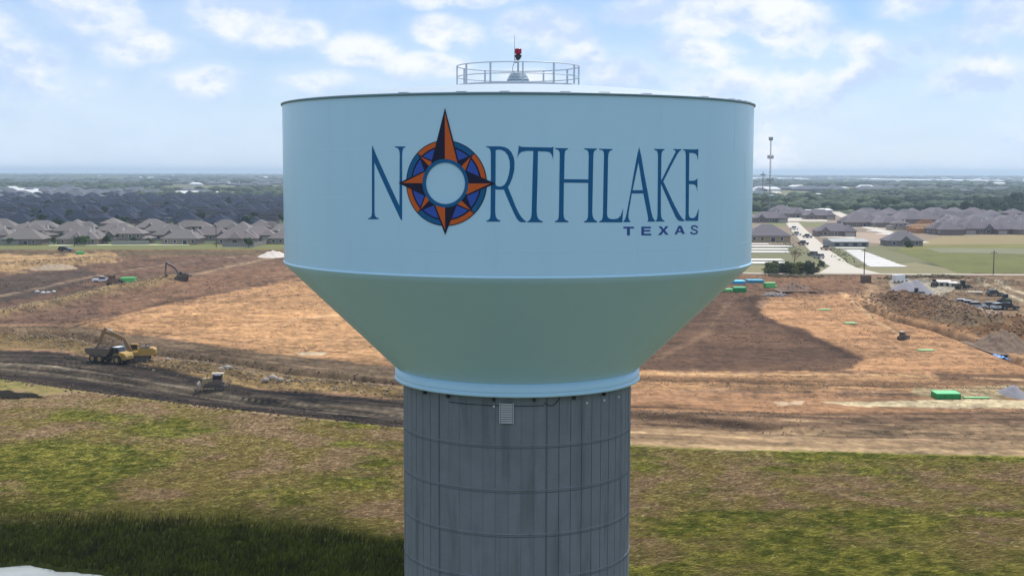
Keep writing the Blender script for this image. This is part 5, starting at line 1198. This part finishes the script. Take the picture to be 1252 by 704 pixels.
heap('soil_heap', 60, 330, 60, 7, 6, mat('tan_spoil', (.36, .27, .18), .95, .2, .8, .5), 'low tan soil heap at upper left of the site', 'soil heap', 8, rough=.5)
ROCK = mat('pale_rock', (.38, .33, .27), .9, .15, 1.5)
def rock(px, py, s, label, cat='boulder', material=ROCK, group=None, name='boulder'):
    p = on(px, py); k = len(IV); s *= .8; V = IV*(1+rng.uniform(-.34, .34, (k, 1)))*np.array([s*1.3, s, s*.75]); o = link(name, npmesh(name, V, IF, None, False, material)); o.location = (p.x, p.y, p.z+s*.3); o.rotation_euler = (0, 0, random.uniform(0, 6)); tag(o, label, cat, group)
for i, (px, py, s) in enumerate([(271, 455, .8), (279, 457, .9), (205, 444.5, .6), (325, 469, .9), (334, 467.5, 1.0), (343, 469.5, .8), (352, 470, .5)]):
    rock(px, py, s, ['pale boulder left of the pair behind the bulldozer', 'pale boulder right of the pair behind the bulldozer', 'small pale boulder beside the excavator', 'left boulder of the group near the shaft end of the trench', 'tallest boulder of the group near the trench', 'right boulder of the group near the trench', 'smallest stone right of the boulder group'][i])
SACK = mat('white_sack', (.72, .70, .66), .8, .05)
for i, (px, py) in enumerate([(46, 357.5), (52.5, 358.5), (58.5, 358.2), (66, 357.2)]): rock(px, py, .75, '%s of four white sacks on the dark soil at left' % ['leftmost', 'second from left', 'third from left', 'rightmost'][i], 'sack', SACK, 'white sacks on the dark soil', 'white_sack')
for i in range(14):
    px = 936+i*1.75+random.uniform(-.6, .6); rock(px, 362-(i % 3)*1.2, .75, 'grey block in the rubble line left of the brown soil heap', 'concrete block', mat('grey_block', (.32, .27, .25), .9, .15), 'grey blocks left of the soil heap', 'concrete_block')
for i in range(26):
    px = random.uniform(1192, 1226); py = random.uniform(381, 390); rock(px, py, random.uniform(.45, .85), 'tan broken block in the pile in front of the parked cars', 'rubble block', mat('tan_block', (.46, .33, .24), .9, .15), 'tan blocks piled before the parked cars', 'rubble_block')
for i in range(12):
    px = random.uniform(1168, 1186); py = random.uniform(374, 381); rock(px, py, random.uniform(.4, .75), 'reddish broken block beside the leftmost white cars', 'rubble block', mat('red_block', (.42, .24, .16), .9, .2), 'reddish blocks beside the white cars', 'rubble_block')
# crate, tarp, site trailers
p = on(1058.5, 345); t = thing('cable_crate', 'brown slatted timber crate at the foot of the utility pole', 'crate', tuple(p), .1); CR = mat('old_crate', (.20, .13, .09), .9, .2)
for i in range(7): MB().box(-1.35+i*.4, -1.1+i*.4, -1.2, -1.12, 0, 2.2).build('slat', CR, t); MB().box(-1.35+i*.4, -1.1+i*.4, 1.12, 1.2, 0, 2.2).build('slat', CR, t)
MB().box(-1.4, 1.4, -1.1, 1.1, .05, 2.1).build('body', mat('crate_inside', (.12, .08, .06)), t); MB().box(-1.45, 1.45, -1.25, 1.25, 2.2, 2.3).build('lid', CR, t)
p = on(1221.5, 434); m = MB(); n = 12; V = [((i/n-.5)*3.4+.15*math.sin(j), (j/n-.5)*4.5, .25+.9*max(0, 1-2.0*abs(i/n-.5))*(.7+.3*math.sin(j*1.3))+.1*math.sin(i*2+j)) for i in range(n+1) for j in range(n+1)]
m.add(V, [(i*(n+1)+j, (i+1)*(n+1)+j, (i+1)*(n+1)+j+1, i*(n+1)+j+1) for i in range(n) for j in range(n)], True); o = m.build('tarpaulin', mat('blue_tarp', (.04, .24, .66), .5, .05)); o.location = p; tag(o, 'bright blue tarpaulin beside the trench at the right', 'tarpaulin')
shed(1155, 350, 15, 4, 5.5, 2.2, (.52, .50, .44), (.50, .45, .40), 'cream site trailer with gabled roof in the machine yard', name='site_trailer', cat='trailer', bays=2)
shed(1165.5, 350.5, 9, 3.5, 5.0, .8, (.68, .66, .55), (.74, .72, .64), 'small pale yellow site trailer right of the gabled one', name='site_trailer', cat='trailer', bays=1)
p = on(1191, 360); o = MB().box(-2.4, 2.4, -1.2, 1.2, 0, .4).build('steel_plate', mat('cream_plate', (.62, .52, .38), .8, .05)); o.location = p; o.rotation_euler = (0, 0, -.2); tag(o, 'flat cream slab lying between the trailers and the dark car', 'slab')
# ------------------------------------------------------------------ brush, clods and grass that nobody could count
def along(lines, n, spread):
    X = []; Y = []
    for pts in lines:
        W = wl(pts); L = [math.dist(a, b) for a, b in zip(W, W[1:])]; tt = sum(L)
        for _ in range(int(n*tt/100)):
            s = random.uniform(0, tt); i = 0
            while s > L[i] and i < len(L)-1: s -= L[i]; i += 1
            a, b = W[i], W[i+1]; f = s/L[i]; X.append(a[0]+(b[0]-a[0])*f+random.gauss(0, spread)); Y.append(a[1]+(b[1]-a[1])*f+random.gauss(0, spread))
    return np.array(X), np.array(Y)
def clods(name, lines, n, spread, s0, s1, colr):
    X, Y = along(lines, n, spread); B = G(X, Y); Z = B+relief(X, Y, B); s = rng.uniform(s0, s1, len(X))**1.0; sh = rng.uniform(.55, 1.4, len(X))[:, None]
    scatter(name, X, Y, Z+s*.2, s, s*.7, np.array([colr])*sh, mat('clods', (1, 1, 1), .95, .2, 2, vcol=True, spec=.1), .35)
clods('soil_clods', [RIDGES[0][0], RIDGES[2][0], RIDGES[3][0]], 1100, 3.2, .08, .34, (.29, .22, .14))
clods('soil_clods', [CUTS[0][0], [(250, 497), (400, 512), (490, 522), (640, 533)], [(-50, 447), (0, 462), (100, 477), (250, 496)]], 420, 1.5, .08, .28, (.11, .08, .06))
clods('soil_clods', [RIDGES[4][0], [(1072, 360), (1110, 368), (1150, 384), (1190, 398)], [(1075, 370), (1120, 386)], [(1150, 372), (1200, 388), (1252, 404)]], 1500, 5.0, .10, .42, (.26, .17, .105))
clods('soil_clods', [RIDGES[7][0], RIDGES[8][0], RIDGES[9][0], RIDGES[1][0]], 900, 3.5, .10, .34, (.32, .24, .165))
clods('soil_clods', [[(770, 508), (850, 515), (930, 524), (1020, 529)], [(700, 462), (960, 470), (1252, 474)], [(600, 500), (760, 502), (980, 508)]], 500, 2.0, .07, .2, (.22, .16, .11))
clods('dry_brush', [[(1085, 341), (1120, 338), (1155, 338), (1178, 340)], [(940, 337), (1000, 338)]], 900, 1.6, .2, .7, (.13, .11, .06))
clods('roadside_bushes', [[(955, 288), (962, 300), (972, 312)], [(1016, 303), (1026, 311), (1038, 321)]], 160, 2.5, .15, .42, (.11, .125, .055))
n = 16000; r = 200*(440/200)**rng.random(n); a = rng.uniform(-.42, .42, n); X = r*np.sin(a); Y = r*np.cos(a); B = G(X, Y); px, py, _ = proj(X, Y, B)
kp = (py < np.interp(px, [e_[0] for e_ in EDGE], [e_[1] for e_ in EDGE])-2) & (py > 340) & (fbm(X, Y, 13, 4, 91) > .46) & ~((px > 395) & (px < 870) & (py < 450)); X, Y, B = X[kp], Y[kp], B[kp]
q = rng.uniform(.05, .17, len(X))*(Y/260); scatter('scattered_clods', X, Y, B+relief(X, Y, B)+q*.2, q, q*.7, paint(X, Y, B)*rng.uniform(.7, 1.35, (len(X), 1)), mat('clods', (1, 1, 1)), .35)
# pasture grass tufts
n = 300000; u = rng.random(n); r = 112*(240/112)**u; a = rng.uniform(-.43, .43, n); X = r*np.sin(a); Y = r*np.cos(a); B = G(X, Y)
px, py, _ = proj(X, Y, B); edge = np.interp(px, [e_[0] for e_ in EDGE], [e_[1] for e_ in EDGE]); lush_shade = pin(px, py, [(-300, 624), (120, 628), (300, 632), (400, 647), (520, 668), (560, 780), (-300, 780)])  # mask of taller grass where foreground shade is painted into the colour
p1 = fbm(X, Y, 4, 3, 81); kp = (py > edge+2) & (py < 735) & ((p1 > .10) | lush_shade) & ~(pin(px, py, POND))
lush_shade = lush_shade & (fbm(X, Y, 5, 3, 83)+(py-640)*.006 > rng.uniform(.25, .6, len(X)))
X, Y, B, lush_shade, p1 = X[kp], Y[kp], B[kp], lush_shade[kp], p1[kp]; Z = B+relief(X, Y, B)
C0 = paint(X, Y, B); N_ = len(X); hh = np.where(lush_shade, rng.uniform(.3, .85, N_), rng.uniform(.08, .26, N_)); ww = np.where(lush_shade, rng.uniform(.05, .12, N_), rng.uniform(.035, .075, N_))
clump = fbm(X, Y, 2.2, 3, 84); wind = .35+1.1*(fbm(X, Y, 22, 3, 85)-.5)           # wind-combed, lying over to the right
th = rng.normal(0, .45, N_)-wind; ln = np.where(lush_shade, rng.uniform(0, .35, N_), rng.uniform(.35, 1.15, N_)); lx = ln*np.cos(th); ly = ln*np.sin(th)
dx = -np.sin(th)*ww; dy = np.cos(th)*ww; dx = np.where(lush_shade, ww*np.cos(th*3), dx*.6); dy = np.where(lush_shade, ww*np.sin(th*3), dy)
V = np.stack([np.stack([X-dx, Y-dy, Z-.02], -1), np.stack([X+dx, Y+dy, Z+.05], -1), np.stack([X+lx, Y+ly, Z+hh], -1)], 1)
C0 = C0*np.where(lush_shade, rng.uniform(.5, 1.6, N_)*(.35+1.5*clump), np.exp(rng.normal(.30, .36, N_)))[:, None]; C0 = np.clip(C0, .003, .6)
F = np.arange(len(X)*3).reshape(-1, 3)
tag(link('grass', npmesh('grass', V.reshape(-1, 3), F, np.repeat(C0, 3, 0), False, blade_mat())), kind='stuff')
print('built', len(bpy.data.objects), 'objects')
m = MB(); m.box(-31000, 31000, -31000, 31000, -160, 65); tag(m.build('haze', hz), kind='stuff')
